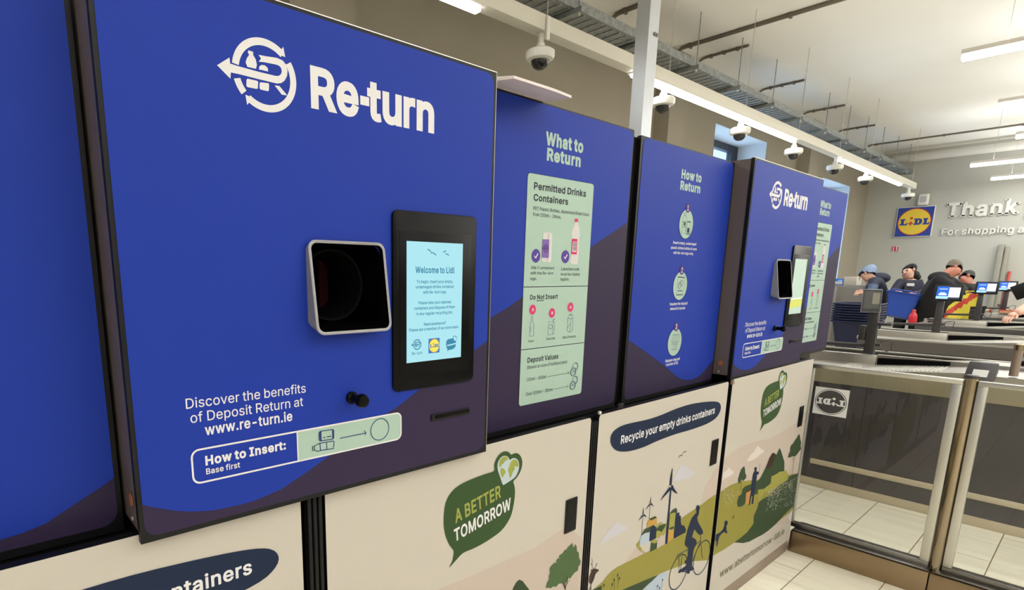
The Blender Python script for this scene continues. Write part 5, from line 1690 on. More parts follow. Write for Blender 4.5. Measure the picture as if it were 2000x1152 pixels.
# ================================================================ checkouts, one behind the other
def checkout(i, label, end_y):
    dx = 2.6 * i
    A = 4.70 + dx
    t = thing('checkout_counter', label, 'checkout counter', (A + .45, 0, 0), 'steel checkout counters')
    y0, y1 = -2.6, end_y
    sl = lambda y: .882 + .100 * max(0, min(.5, 1.05 - y))              # the packing deck climbs towards the scanner
    b = MB()
    b.box(A + .004, A + .90, y0, y1 - .06, .06, .772, 'dark_panel')
    b.build('body', t)
    MB().box(A, A + .90, y0, y1 - .06, 0.0, .06, 'bumper', .002).build('toe_strip', t)
    s = MB()
    s.box(A, A + .012, y0, y1 - .02, .772, .885, 'steel_strip' if i == 0 else 'counter_side', .002)
    s.box(A + .888, A + .90, y0, y1 - .02, .772, .93, 'counter_side', .002)
    s.box(A + .012, A + .888, y1 - .032, y1 - .02, .772, .87, 'counter_side')
    s.build('side_panel', t)
    bm = MB()
    bm.box(A - .022, A + .003, y0, y1 - .30, .172, .208, 'bumper', .006)
    bm.build('bumper_rail', t)
    # two sloping trays left and right of the divider
    d = MB()
    ys = [y0, .45, .55, .7, .85, 1.05, 1.2, y1 - .03]
    for xa, xb, up in ((A + .012, A + .405, 0), (A + .455, A + .86, .0)):
        for p, q in zip(ys, ys[1:]):
            d.add([(xa, p, sl(p)), (xb, p, sl(p)), (xb, q, sl(q)), (xa, q, sl(q))], [(0, 1, 2, 3)], 'steel')
            for xe in (xa, xb):
                d.add([(xe, p, .80), (xe, q, .80), (xe, q, sl(q)), (xe, p, sl(p))], [(0, 1, 2, 3)], 'steel')
    d.build('packing_tray', t)
    r = MB()
    for k in range(26):                                                 # pressed ribs
        y = .66 + k * .021
        z = sl(y) + .0005
        r.hexa([(A + .06, y, z), (A + .36, y, z), (A + .36, y + .009, z), (A + .06, y + .009, z), (A + .062, y + .002, z + .004), (A + .358, y + .002, z + .004), (A + .358, y + .007, z + .004), (A + .062, y + .007, z + .004)], 'aluminium')
    r.build('tray_ribs', t)
    e = MB()
    e.box(A - .003, A + .020, y0, y1 - .02, .880, .896, 'steel', .004)
    e.box(A + .862, A + .905, y0, y1 - .02, .925, .937, 'steel', .004)
    e.box(A + .0, A + .90, y1 - .034, y1 - .012, .868, .900, 'steel', .004)
    e.build('edge_lip', t)
    v = MB()
    v.box(A + .405, A + .455, 1.06, y1 - .035, .80, .948, 'steel', .004)
    v.box(A + .415, A + .455, y0, 1.06, .80, .955, 'steel', .003)
    v.build('divider', t)
    k = MB()
    k.hexa([(A + .398, .66, .925), (A + .398, 1.05, .886), (A + .412, 1.05, .886), (A + .412, .66, .925), (A + .398, .66, .950), (A + .398, 1.05, .934), (A + .412, 1.05, .934), (A + .412, .66, .950)], 'black_matt', .003)
    k.build('belt_gap', t)
    return t


checkout(0, 'nearest steel checkout counter, right behind the glass gate', 1.56)
checkout(1, 'second steel checkout counter from the gate, its rounded end beside the dark basket stack', 1.72)
checkout(2, 'third steel checkout counter, in front of the man in black coat', 1.72)
checkout(3, 'farthest steel checkout counter, mostly hidden behind the others', 1.66)


def display(i, label, lit=True):
    """customer screen on a dark pole standing on the divider"""
    px = 5.13 + 2.6 * i
    py = (1.113, 1.155, 1.165, 1.17)[i]
    t = thing('customer_display', label, 'display', (px, py, .95), 'customer displays on poles')
    lean = .035
    p = MB()
    p.hexa([(px - .022, py - .032, .955), (px + .022, py - .032, .955), (px + .022, py + .032, .955), (px - .022, py + .032, .955),
            (px - .022, py - .026, 1.30), (px + .022, py - .026, 1.30), (px + .022, py + .026, 1.30), (px - .022, py + .026, 1.30)], 'pole_grey', .004)
    p.build('pole', t)
    b = MB()
    # screen facing -x (towards the row of machines), tipped slightly back
    if lit:
        yc, zc, w, h, tw = py + (0, -.05, -.045, 0)[i], 1.352 + (0, 0, .022, .022)[i], .222, .160, -0.10
    else:
        yc, zc, w, h, tw = py + .025, 1.338, .112, .166, 0.42
    M = Matrix.Translation((px - .035, yc, zc)) @ Matrix.Rotation(tw, 4, 'Z') @ Matrix.Rotation(.10, 4, 'Y')
    bb = MB()
    bb.box(-.014, .012, -w / 2, w / 2, -h / 2, h / 2, 'monitor_black' if lit else 'rim_silver', .007, 3, M)
    ho = bb.build('housing', t)
    s = MB()
    F = lambda a, b_, c, d, k, l: s.add([M @ Vector((-.0145 - .0003 * l, y, z)) for y, z in ((w / 2 - a * w, -h / 2 + c * h), (w / 2 - b_ * w, -h / 2 + c * h), (w / 2 - b_ * w, -h / 2 + d * h), (w / 2 - a * w, -h / 2 + d * h))], [(0, 1, 2, 3)], k)
    if lit:
        F(.10, .90, .13, .90, 'monitor_white', 1)
        F(.10, .52, .13, .90, 'monitor_blue', 2)
        F(.10, .52, .13, .30, 'monitor_sky', 3)
        F(.18, .46, .36, .46, 'monitor_white', 3)
        F(.22, .40, .46, .54, 'monitor_sky', 4)
        F(.18, .46, .72, .755, 'monitor_white', 3)
        F(.52, .90, .13, .24, 'monitor_bar', 3)
        F(.52, .90, .84, .90, 'monitor_bar', 3)
    else:
        F(.03, .97, .03, .97, 'monitor_black', 1)
        F(.10, .90, .16, .90, 'monitor_off', 2)
        F(.52, .90, .36, .84, 'monitor_off_light', 3)
    s.build('screen', ho)
    a = MB()
    if lit:
        zb = 1.025
        a.tube([(px + .0, 1.56 if i < 3 else 1.5, zb - .008), (px, py + .03, zb)], .014, 'pole_grey', 10)
    else:
        zb = 1.012
        a.tube([(px, 1.50, zb - .004), (px, py + .03, zb)], .015, 'pole_grey', 10)
    a.build('barrier_bar', t)
    l = MB()
    l.tube([(px, py - .03, zb + .012), (px, py - .06, zb + .014)], .013, 'pole_grey', 8)
    l.tube([(px, py - .055, zb + .012), (px, py - .065, zb + .04), (px, py - .115, zb + .052), (px, py - .13, zb + .045), (px, py - .122, zb - .022), (px, py - .10, zb - .03), (px, py - .07, zb - .015)], .0035, 'pole_grey', 6, True)
    l.build('loop_handle', t)
    h = MB()
    h.box(px - .02, px + .02, py + .034, py + .075, 1.0 + .05, 1.16 if not lit else 1.07, 'pole_grey', .006)
    h.box(px - .03, px + .03, py - .11 if not lit else py + .03, py - .03 if not lit else py + .08, 1.165 if not lit else 1.075, 1.185 if not lit else 1.09, 'pole_grey', .005)
    if not lit:
        h.box(px - .012, px + .012, py - .04, py + .035, 1.168, 1.182, 'pole_grey', .003)
    h.build('bag_hook', t)
    return t


display(0, 'switched-off display in pale frame on the nearest pole, turned away', False)
display(1, 'lit customer display in front of the black coat, largest of the three lit ones')
display(2, 'middle lit customer display, right of the yellow and red bag')
display(3, 'farthest and smallest lit customer display, below the leaning posts')

# card terminal box with a paper label, second post, screen back
t = thing('card_terminal', 'dark box with white paper label on the nearest counter, above the gate post', 'terminal', (4.73, .47, .93))
m = MB()
z = .902
m.hexa([(4.655, .40, z), (4.655, .535, z), (4.80, .535, .945), (4.80, .40, .945), (4.735, .405, 1.005), (4.735, .53, 1.005), (4.80, .53, 1.005), (4.80, .405, 1.005)], 'terminal', .006)
m.build('housing', t)
n = MB()
F = lambda u, v: Vector((4.655, .535, z)) + Vector((0, -.135, 0)) * u + (Vector((4.735, .53, 1.005)) - Vector((4.655, .535, z))) * v + Vector((-.003, 0, .002))
n.add([F(.24, .22), F(.74, .22), F(.74, .60), F(.24, .60)], [(0, 1, 2, 3)], 'paper_label')
n.build('paper_label', t)
p0, p1 = onX(1977, 744, 4.76), onX(1990, 673, 4.76)
t = thing('barrier_post', 'brown-grey round post with brass top, standing on the nearest counter by the right edge', 'post', (4.76, p0.y, .94))
MB().lathe([(.021, .94), (.021, p1.z - .03), (.018, p1.z - .028)], (4.76, p0.y, 0), 'plinth_brown', 20).build('tube', t)
MB().lathe([(.023, p1.z - .03), (.024, p1.z), (.012, p1.z + .008)], (4.76, p0.y, 0), 'steel_post', 20).build('cap', t)
m = MB()
m.box(5.2, 5.5, -.05, .36, .955, .99, 'black_plastic', .01)
tag(m.build('scanner_plate'), 'black scanner housing at the right edge on the nearest counter', 'scanner')
t = thing('cashier_screen', 'black cashier screen seen from behind at the right edge', 'monitor', (9.6, .5, 0))
q = onX(2006, 556, 9.6)
m = MB().box(9.58, 9.62, q.y - .32, q.y + .11, 1.29, 1.46, 'monitor_black', .008, 2, Matrix.Translation((9.6, q.y, 1.375)) @ Matrix.Rotation(-.5, 4, 'X') @ Matrix.Translation((-9.6, -q.y, -1.375)))
m.build('housing', t)
MB().box(9.585, 9.615, q.y - .16, q.y - .12, 0.0, 1.36, 'pole_grey', .004).build('stand', t)

# ================================================================ end wall: sign, letters, fittings
EX = X1
m = MB()
q = [onX(u, v, EX) for u, v in ((1756, 407), (1828, 403), (1817, 460), (1748, 463))]
ya, yb, za, zb = (q[0].y + q[3].y) / 2, (q[1].y + q[2].y) / 2, (q[2].z + q[3].z) / 2, (q[0].z + q[1].z) / 2
t = thing('wall_sign', 'square blue sign with yellow disc on the end wall', 'sign', (EX, (ya + yb) / 2, za))
m.box(EX - .05, EX - .001, yb - .012, ya + .012, za - .012, zb + .012, 'letter_white', .004)
m.build('sign_box', t)
m = MB()
lidl(m, lambda u, v, l: (EX - .051 - .0015 * l, ya + (yb - ya) * u, za + (zb - za) * v), 1, ('logo_blue', 'logo_red', 'logo_yellow', 'logo_blue', 'logo_red'))
m.build('emblem', t)


def wall_letters(s, a, b, top, d, bold, label, cat_group, end_extra):
    """raised letters with slab serifs, one object per letter"""
    pa, pb, pt = onX(*a, EX), onX(*b, EX), onX(*top, EX)
    vis = s[:end_extra]
    gl, w = layout(vis, bold)
    sc = (pa.y - pb.y) / w
    hz = (pt.z - pa.z) / 509.0
    gl, _ = layout(s, bold)
    zb_ = (pa.z + pb.z) / 2
    chars = [c for c in s if c != ' ']
    for (P, T), x, c in [(g, x, c) for (g, x), c in zip(gl, chars)]:
        m = MB()
        pts = [(pa.y - sc * (x + u), zb_ + hz * v) for u, v in P]
        m.add([(EX - d, y, z) for y, z in pts], T, 'letter_white')
        m.add([(EX - .002, y, z) for y, z in pts], T, 'letter_white')
        cnt = {}
        for t_ in T:
            for i in range(3):
                e = (t_[i], t_[(i + 1) % 3])
                k = tuple(sorted(e))
                cnt[k] = None if k in cnt else e
        for e in cnt.values():
            if e:
                (y1, z1), (y2, z2) = pts[e[0]], pts[e[1]]
                m.add([(EX - d, y1, z1), (EX - d, y2, z2), (EX - .002, y2, z2), (EX - .002, y1, z1)], [(0, 1, 2, 3)], 'letter_white')
        gw = max(u for u, v in P)
        g0 = min(u for u, v in P)
        def serif(u0, u1, v0, v1):
            m.box(EX - d, EX - .002, pa.y - sc * (x + u1), pa.y - sc * (x + u0), zb_ + hz * v0, zb_ + hz * v1, 'letter_white')
        th = 46
        mid = (g0 + gw) / 2
        if c == 'T':
            serif(mid - 105, mid + 105, 0, th)
            serif(g0 - 8, g0 + 40, 400, 509)
            serif(gw - 40, gw + 8, 400, 509)
        elif c in 'hnrkipF':
            b0, b1 = g0 - 42, g0 + 125
            if c == 'p':
                serif(b0, b1, -135, -135 + th)
            else:
                serif(b0, b1, 0, th)
            tp = {'h': 530, 'k': 530, 'F': 509, 'n': 385, 'r': 385, 'i': 385, 'p': 385}[c]
            serif(g0 - 42, g0 + 40, tp - th, tp)
            if c in 'hn':
                serif(gw - 125, gw + 36, 0, th)
            if c == 'k':
                serif(gw - 90, gw + 30, 0, th)
                serif(gw - 110, gw + 20, 340, 340 + th)
        tag(m.build('wall_letter'), label % c, 'letter', cat_group)


wall_letters('Thank you', (1847, 425), (1989, 416), (1848, 399), .035, 26, 'large raised pale letter %s in the upper line on the end wall', 'large letters of the upper line', 5)
wall_letters('For shopping at', (1837, 460), (2002, 453), (1838.5, 448), .028, 26, 'small raised pale letter %s in the lower line on the end wall', 'small letters of the lower line', 14)

p = onX(1805, 390, EX)
t = thing('alarm_sounder', 'white alarm box on the end wall above the square sign', 'alarm', (EX, p.y, p.z - .12))
MB().box(EX - .09, EX - .001, p.y - .085, p.y + .085, p.z - .11, p.z + .11, 'camera_white', .03, 3).build('housing', t)
MB().prism(rrect(p.y - .05, p.z - .06, p.y + .05, p.z + .06, .03), lambda a, b, k: (EX - .0905 - k, a, b), .004, 'pale_print').build('front_grille', t)
p = onX(1749, 486, EX)
t = thing('safety_sign', 'small white sign with magenta figure on the end wall below the square sign', 'sign', (EX, p.y, p.z - .06))
MB().box(EX - .012, EX - .001, p.y - .065, p.y + .065, p.z - .058, p.z + .058, 'print_white', .002).build('plate', t)
m = MB()
for a, b, c, d in ((-.055, .0, .04, .05), (-.02, .012, -.048, .04), (.035, .055, -.045, .045), (.0, .05, -.05, -.04), (-.055, -.04, -.045, .045)):
    m.box(EX - .0135, EX - .012, p.y - b, p.y - a, p.z + c, p.z + d, 'sign_red')
m.build('pictogram', t)
for a, b, w, nm in (((1957, 477), (1938, 600), .075, 'left'), ((1968.5, 481), (1951, 600), .055, 'right')):
    pa, pb = onX(*a, EX - .06), onX(*b, EX - .16)
    m = MB()
    pb2 = Vector((pb.x - .14, pb.y, 0.0))
    m.hexa([(pb2.x - .03, pb2.y - w / 2, 0), (pb2.x - .03, pb2.y + w / 2, 0), (pb2.x + .03, pb2.y + w / 2, 0), (pb2.x + .03, pb2.y - w / 2, 0),
            (EX - .07, pa.y - w / 2, pa.z), (EX - .07, pa.y + w / 2, pa.z), (EX - .008, pa.y + w / 2, pa.z), (EX - .008, pa.y - w / 2, pa.z)], 'pole_beige', .006)
    tag(m.build('metal_profile'), 'tall grey metal profile leaning on the end wall, %s one of the two' % nm, 'profile', 'metal profiles leaning on the end wall')
pa, pb = onX(1972, 530, EX - .05), onX(1963, 552, EX - .1)
tag(MB().tube([(EX - .16, pb.y + .0, 0.02), (EX - .03, pa.y, pa.z)], .022, 'stick_red', 10).build('broom_handle'), 'red stick leaning on the end wall beside the metal profiles', 'stick')

# locker with boxes in the corner
t = thing('steel_locker', 'grey steel locker in the far corner under the carton', 'locker', (12.4, 3.1, 0))
lz = onX(1650, 557, 12.1).z
y0, y1 = onX(1690, 580, 12.1).y, 3.62
MB().box(12.1, 12.6, y0, y1, 0, lz, 'locker_grey', .006).build('body', t)
for i in range(2):
    a = y0 + (y1 - y0) * i / 2
    MB().box(12.092, 12.1, a + .01, a + (y1 - y0) / 2 - .01, .05, lz - .03, 'locker_grey', .003).build('door', t)
def carton_box(name, u0, u1, v0, label, mt, d=.3):
    pa, pb = onX(u0, v0, 12.15), onX(u1, v0, 12.15)
    t = thing(name, label, 'box', (12.2, pa.y, lz))
    MB().box(12.13, 12.13 + d, pb.y, pa.y, lz + .001, pa.z, mt, .004).build('carton', t)
    return t, pa, pb
b1, pa, pb = carton_box('product_box', 1628, 1649, 544, 'bright blue box on the steel locker in the far corner', 'box_blue')
m = MB()
for k in range(3):
    m.ball((12.128, pb.y + (pa.y - pb.y) * (.25 + .25 * k), lz + (pa.z - lz) * .35), .03, 'print_white', 10, .1, 1, 1)
m.box(12.128, 12.1295, pb.y + .02, pb.y + (pa.y - pb.y) * .5, lz + (pa.z - lz) * .7, lz + (pa.z - lz) * .78, 'monitor_sky')
m.build('printed_front', b1)
b2, pa, pb = carton_box('product_box', 1650, 1675, 540, 'plain pale carton on the steel locker, right of the blue box', 'carton')

# stack of shopping baskets and the one being carried
def basket_shape(L, W, H, z, mt, k0=.74):
    """tapered tub with a rolled rim, open on top"""
    m = MB()
    n = 5
    ring = lambda k, h: [(p[0], p[1], h) for p in rrect(-L / 2 * k, -W / 2 * k, L / 2 * k, W / 2 * k, .05 * k, n)]
    K = lambda f: k0 + (.96 - k0) * f
    R = [ring(k0, 0), ring(K(.008), .004), ring(K(.7), H * .7), ring(K(1), H - .022), ring(1.05, H - .020), ring(1.06, H - .004), ring(1.04, H), ring(.962, H), ring(K(1) - .012, H - .022), ring(K(.7) - .012, H * .7), ring(k0 - .012, .006)]
    N = len(R[0])
    vs = [p for r in R for p in r]
    fs = [(j * N + i, j * N + (i + 1) % N, (j + 1) * N + (i + 1) % N, (j + 1) * N + i) for j in range(len(R) - 1) for i in range(N)]
    fs += [tuple(range(N))[::-1], tuple((len(R) - 1) * N + i for i in range(N))]
    m.add([(x, y, h + z) for x, y, h in vs], fs, mt, True)
    return m
bx, by = 8.72, 2.06
ZB, HB, PB, NB = .55, .42, .031, 8
t = thing('basket_dolly', 'dark low dolly under the stack of dark blue shopping baskets', 'dolly', (bx, by, 0))
MB().box(bx - .17, bx + .17, by - .19, by + .19, ZB - .03, ZB - .001, 'pole_grey', .006).build('platform', t)
for sx in (-1, 1):
    for sy in (-1, 1):
        MB().box(bx + sx * .14 - .015, bx + sx * .14 + .015, by + sy * .16 - .015, by + sy * .16 + .015, .06, ZB - .03, 'pole_grey', .003).build('leg', t)
        MB().lathe([(.03, -.012), (.03, .012)], (bx + sx * .14, by + sy * .16, .03), 'shoe', 14, (0, 1, 0)).build('wheel', t)
ORD = ['lowest', 'second from the bottom', 'third from the bottom', 'fourth from the bottom', 'fourth from the top', 'third from the top', 'second from the top', 'topmost']
first = None
for i in range(NB):
    nm = 'dark blue shopping basket nested in the tall stack by the counter, ' + ORD[i]
    if i == 0:
        first = thing('shopping_basket', nm, 'basket', (bx, by, ZB), 'shopping baskets in the stack')
        m = basket_shape(.40, .46, HB, ZB, 'basket_navy', .66)
        m.v = [(p[0] + bx, p[1] + by, p[2]) for p in m.v]
        m.build('tub', first)
        z = ZB + HB - .012
        MB().tube([(bx - .205, by - .15, z), (bx - .224, by - .13, z), (bx - .226, by + .13, z), (bx - .205, by + .15, z)], .006, 'basket_navy', 8).build('handle', first)
    else:
        dup(first, (0, 0, PB * i), nm)

# ================================================================ people at the checkouts and what they handle
def at(u, v, d):
    r = ray(u, v)
    return Vector((r[0] * d, r[1] * d, r[2] * d + CAMZ))


def skin_into(m, nodes, edges, mt, sub=2):
    """grow one continuous surface round a skeleton: nodes = {name: (point, radius)}; the first node is the root"""
    names = list(nodes)
    me = bpy.data.meshes.new('skeleton')
    me.from_pydata([nodes[n][0] for n in names], [(names.index(a), names.index(b)) for a, b in edges], [])
    ob = bpy.data.objects.new('skeleton', me)
    COL.objects.link(ob)
    md = ob.modifiers.new('skin', 'SKIN')
    md.use_smooth_shade = True
    for i, n in enumerate(names):
        sv = me.skin_vertices[0].data[i]
        r = nodes[n][1]
        sv.radius = (r, r) if not isinstance(r, tuple) else r
        sv.use_root = i == 0
    sb = ob.modifiers.new('sub', 'SUBSURF')
    sb.levels = sub
    dg = bpy.context.evaluated_depsgraph_get()
    ev = ob.evaluated_get(dg)
    e = ev.to_mesh()
    m.add([v.co[:] for v in e.vertices], [tuple(p.vertices) for p in e.polygons], mt, True)
    ev.to_mesh_clear()
    bpy.data.objects.remove(ob)
    bpy.data.meshes.remove(me)


def hand_into(m, w, d, up, mt, s=1.0):
    """five curled fingers from wrist w along direction d"""
    d = Vector(d).normalized()
    side = d.cross(Vector(up)).normalized()
    n = side.cross(d)
    palm = w + d * .05 * s
    P = {'w': (w, .026 * s), 'p': (palm, (.034 * s)), 'k': (w + d * .085 * s, .030 * s)}
    skin_into(m, P, [('w', 'p'), ('p', 'k')], mt, 1)
    for i, (o, l) in enumerate(((-.030, .058), (-.010, .070), (.010, .066), (.029, .052))):
        a = w + d * .09 * s + side * o * s
        m.tube([a, a + d * l * .5 * s - n * .006, a + d * l * .8 * s - n * .022, a + d * l * .9 * s - n * .04], [.0095 * s, .009 * s, .008 * s, .006 * s], mt, 7)
    a = w + d * .04 * s - side * .03 * s
    m.tube([a, a + d * .03 * s - side * .02 * s, a + d * .055 * s - side * .022 * s - n * .012], [.011 * s, .0095 * s, .007 * s], mt, 7)


def person(label, J, face, skin='skin', torso='black_cloth', legs='trousers_dark', fat=1.0, hands=True, hand_dirs=None, coat_to=None, arm=1.0):
    """J = joints in world space; face = unit vector the face looks along"""
    base = (J['pelvis'].x, J['pelvis'].y, 0)
    t = thing('person', label, 'person', base)
    fv = Vector(face).normalized()
    b = MB()
    N = {'pelvis': (J['pelvis'], .12 * fat), 'spine': (J['spine'], .11 * fat), 'chest': (J['chest'], .125 * fat), 'neck': (J['neck'], .052), 'skull': (J['skull'], .090), 'crown': (J['crown'], .098)}
    N['jaw'] = (J['skull'] + fv * .046 - (J['crown'] - J['skull']).normalized() * .036, .050)
    E = [('pelvis', 'spine'), ('spine', 'chest'), ('chest', 'neck'), ('neck', 'skull'), ('skull', 'crown'), ('skull', 'jaw')]
    for s in ('a', 'b'):
        N['sh' + s] = (J['sh' + s], .055 * fat)
        N['el' + s] = (J['el' + s], .043 * arm)
        N['wr' + s] = (J['wr' + s], .027 * arm)
        N['hip' + s] = (J['hip' + s], .085 * fat)
        N['kn' + s] = (J['kn' + s], .06)
        N['an' + s] = (J['an' + s], .042)
        E += [('chest', 'sh' + s), ('sh' + s, 'el' + s), ('el' + s, 'wr' + s), ('pelvis', 'hip' + s), ('hip' + s, 'kn' + s), ('kn' + s, 'an' + s)]
    skin_into(b, N, E, skin)
    up = (J['crown'] - J['skull']).normalized()
    rt = fv.cross(up).normalized()
    hc = J['skull'] * .55 + J['crown'] * .45
    nose = hc + fv * .090 - up * .014
    b.tube([nose + up * .03 - fv * .012, nose + fv * .012 - up * .008, nose - up * .016 - fv * .006], [.007, .013, .009], skin, 8)
    for k in (-1, 1):
        b.ball(hc + rt * .080 * k - up * .012 - fv * .005, .026, skin, 10, .5, .7, 1.1)
    if hands:
        for s in ('a', 'b'):
            d = (hand_dirs or {}).get(s) or (J['wr' + s] - J['el' + s])
            hand_into(b, J['wr' + s], d, (0, 0, 1) if abs(Vector(d).normalized().z) < .9 else (1, 0, 0), skin, 1.05)
    b.build('body', t)
    f = MB()
    for k in (-1, 1):
        f.ball(hc + fv * .083 + rt * .031 * k + up * .012, .012, 'eye_dark', 8)
        f.tube([hc + fv * .087 + rt * .014 * k + up * .034, hc + fv * .079 + rt * .045 * k + up * .034], .004, 'hair_dark', 6)
    f.build('eyes', t)
    f = MB()
    f.tube([hc + fv * .086 - up * .054 + rt * .022, hc + fv * .096 - up * .052, hc + fv * .086 - up * .054 - rt * .022], [.003, .006, .003], 'lip', 6)
    f.build('mouth', t)
    # jacket
    c = MB()
    g = .022
    N = {'pelvis': (J['pelvis'], (.150 * fat + g, .125 * fat + g)), 'spine': (J['spine'], .128 * fat + g), 'chest': (J['chest'], .140 * fat + g), 'nb': (J['chest'].lerp(J['neck'], .72), .075)}
    E = [('pelvis', 'spine'), ('spine', 'chest'), ('chest', 'nb')]
    for s in ('a', 'b'):
        N['sh' + s] = (J['sh' + s], .070 * fat + .01)
        N['el' + s] = (J['el' + s], (.056 + .008 * fat) * arm)
        N['wr' + s] = (J['el' + s].lerp(J['wr' + s], .90 if arm == 1 else .1), .042 * arm)
        E += [('chest', 'sh' + s), ('sh' + s, 'el' + s), ('el' + s, 'wr' + s)]
    if coat_to is not None:
        p = J['pelvis']
        N['hem'] = (Vector((p.x, p.y, coat_to)), .20 * fat)
        E.append(('pelvis', 'hem'))
    skin_into(c, N, E, torso)
    jo = c.build('jacket', t)
    # trousers and shoes
    c = MB()
    N = {'pelvis': (J['pelvis'], .125 * fat + .004)}
    E = []
    for s in ('a', 'b'):
        N['hip' + s] = (J['hip' + s], .095 * fat)
        N['kn' + s] = (J['kn' + s], .073)
        N['an' + s] = (J['an' + s] + Vector((0, 0, -.02)), .058)
        E += [('pelvis', 'hip' + s), ('hip' + s, 'kn' + s), ('kn' + s, 'an' + s)]
    skin_into(c, N, E, legs)
    c.build('trousers', t)
    for s in ('a', 'b'):
        a = J['an' + s]
        h = Vector((fv.x, fv.y, 0)).normalized()
        sh = MB()
        p = [Vector((a.x, a.y, .045)) - h * .06, Vector((a.x, a.y, .05)), Vector((a.x, a.y, .042)) + h * .09, Vector((a.x, a.y, .034)) + h * .17]
        sh.tube(p, [.040, .046, .042, .028], 'shoe', 10)
        sh.build('shoe', t)
    return t, hc, up, fv, rt, jo


def legs(J, h, w=.10):
    """feet straight below the hips"""
    p = J['pelvis']
    h = Vector((h[0], h[1], 0)).normalized()
    r = Vector((h.y, -h.x, 0))
    for s, k in (('a', 1), ('b', -1)):
        q = p + r * w * k
        J['hip' + s] = q + Vector((0, 0, -.06))
        J['kn' + s] = Vector((q.x, q.y, .50)) + h * .02
        J['an' + s] = Vector((q.x, q.y, .09))
    return J


def cap_into(m, hc, up, fv, rt, mt, r=.112, back=.012, lo=-.1, front=None):
    """hair or cap: the part of an ellipsoid shell above a slanted line"""
    n, k = 22, 12
    w = lambda a: math.sin(a) if a < PI / 2 else math.sin(a) ** .5 * .98
    vs, fs = [], []
    for i in range(k + 1):
        th = PI * .66 * i / k
        for j in range(n):
            ph = 2 * PI * j / n
            f = math.cos(ph)
            lim = PI * (.40 if f > .35 else .62 if f > -.2 else .70) if front is None else PI * (front if f > .35 else .55 if f > -.2 else .64)
            a = min(th, lim)
            vs.append(hc + up * (.02 + r * 1.05 * math.cos(a)) + fv * (r * 1.0 * w(a) * f - back) + rt * (r * .86 * w(a) * math.sin(ph)))
    for i in range(k):
        for j in range(n):
            fs.append((i * n + j, i * n + (j + 1) % n, (i + 1) * n + (j + 1) % n, (i + 1) * n + j))
    m.add(vs, fs, mt, True)


# woman carrying the blue basket
d = 9.0
J = dict(pelvis=at(1777, 604, d), spine=at(1776, 580, d), chest=at(1776, 559, d - .02), neck=at(1775, 546, d - .02), skull=at(1774, 533.5, d - .05), crown=at(1774.5, 525.5, d - .02),
         sha=at(1758, 552, d - .02), ela=at(1746, 570, d - .12), wra=at(1750, 571, d - .36), shb=at(1795, 553, d), elb=at(1800, 573, d - .12), wrb=at(1786, 573, d - .36))
legs(J, (-1, .1))
t, hc, up, fv, rt, jo = person('woman in navy jacket and black cap carrying a blue basket', J, (-.93, .32, -.12), torso='navy_cloth',
                               hand_dirs={'a': at(1757, 572, d - .40) - J['wra'], 'b': at(1776, 573, d - .40) - J['wrb']})
m = MB()
cap_into(m, hc, up, fv, rt, 'hair_dark', .108)
b = hc - fv * .10 - up * .02 - rt * 0
for k, (u, v) in enumerate(((1788, 536), (1792, 541))):
    m.ball(at(u, v, d + .06), .05 - .008 * k, 'hair_dark', 12, 1, 1.1, 1.2)
m.build('hair', t)
m = MB()
cap_into(m, hc, up, fv, rt, 'black_cloth', .118, lo=0, front=.34)
m.build('cap', t)
m = MB()
ch = J['chest'] + Vector((-.155, 0, -.04))
m.box(-.006, .006, -.045, .045, -.022, .022, 'badge_white', .004, 2, Matrix.Translation(at(1778.5, 556, d - .215)))
m.build('name_badge', t)
m = MB()
m.box(-.01, .02, -.05, .05, -.15, .10, 'shirt_grey', .015, 2, Matrix.Translation(at(1774, 560, d - .175)))
m.build('shirt', t)
bs = basket_shape(.32, .43, .35, 0, 'basket_blue', .60)
c = at(1761, 598, d - .50)
R_ = Matrix.Translation(c) @ Matrix.Rotation(.16, 4, 'X') @ Matrix.Rotation(.22, 4, 'Y') @ Matrix.Translation((0, 0, -.17))
bs.v = [tuple(R_ @ Vector(p)) for p in bs.v]
t = thing('shopping_basket', 'bright blue shopping basket carried by the woman in the black cap', 'basket', c)
bs.build('tub', t)
m = MB()
m.tube([R_ @ Vector(p) for p in ((-.175, -.18, .355), (-.18, -.1, .372), (-.18, .1, .372), (-.175, .18, .355))], .010, 'basket_blue', 8)
m.build('handle', t)

# man in the black coat leaning over the third counter
d = 8.12
J = dict(pelvis=at(1817, 624, d + .42), spine=at(1820, 592, d + .2), chest=at(1829, 559, d), neck=at(1848, 538, d - .02), skull=at(1862, 529, d - .04), crown=at(1869, 524, d - .04),
         sha=at(1833, 549, d - .17), ela=at(1866, 566, d - .26), wra=at(1889, 574, d - .22), shb=at(1848, 549, d + .15), elb=at(1879, 564, d + .1), wrb=at(1884, 571, d - .05))
legs(J, (0, -1))
J['skull'] = at(1862, 529, d - .04)
J['crown'] = at(1868, 521.5, d - .04)
t, hc, up, fv, rt, jo = person('man in long black coat with short grey hair, bent over a bag', J, (-.12, -.80, -.62), 'skin_red', 'black_cloth', 'trousers_dark', 1.42, coat_to=.62)
m = MB()
cap_into(m, hc, up, fv, rt, 'hair_grey', .106, back=.018)
m.build('hair', t)
m = MB()
m.ball(at(1834, 542, d - .05), .105, 'black_cloth', 16, 1.0, 1.2, .8)
m.build('coat_hood', t)

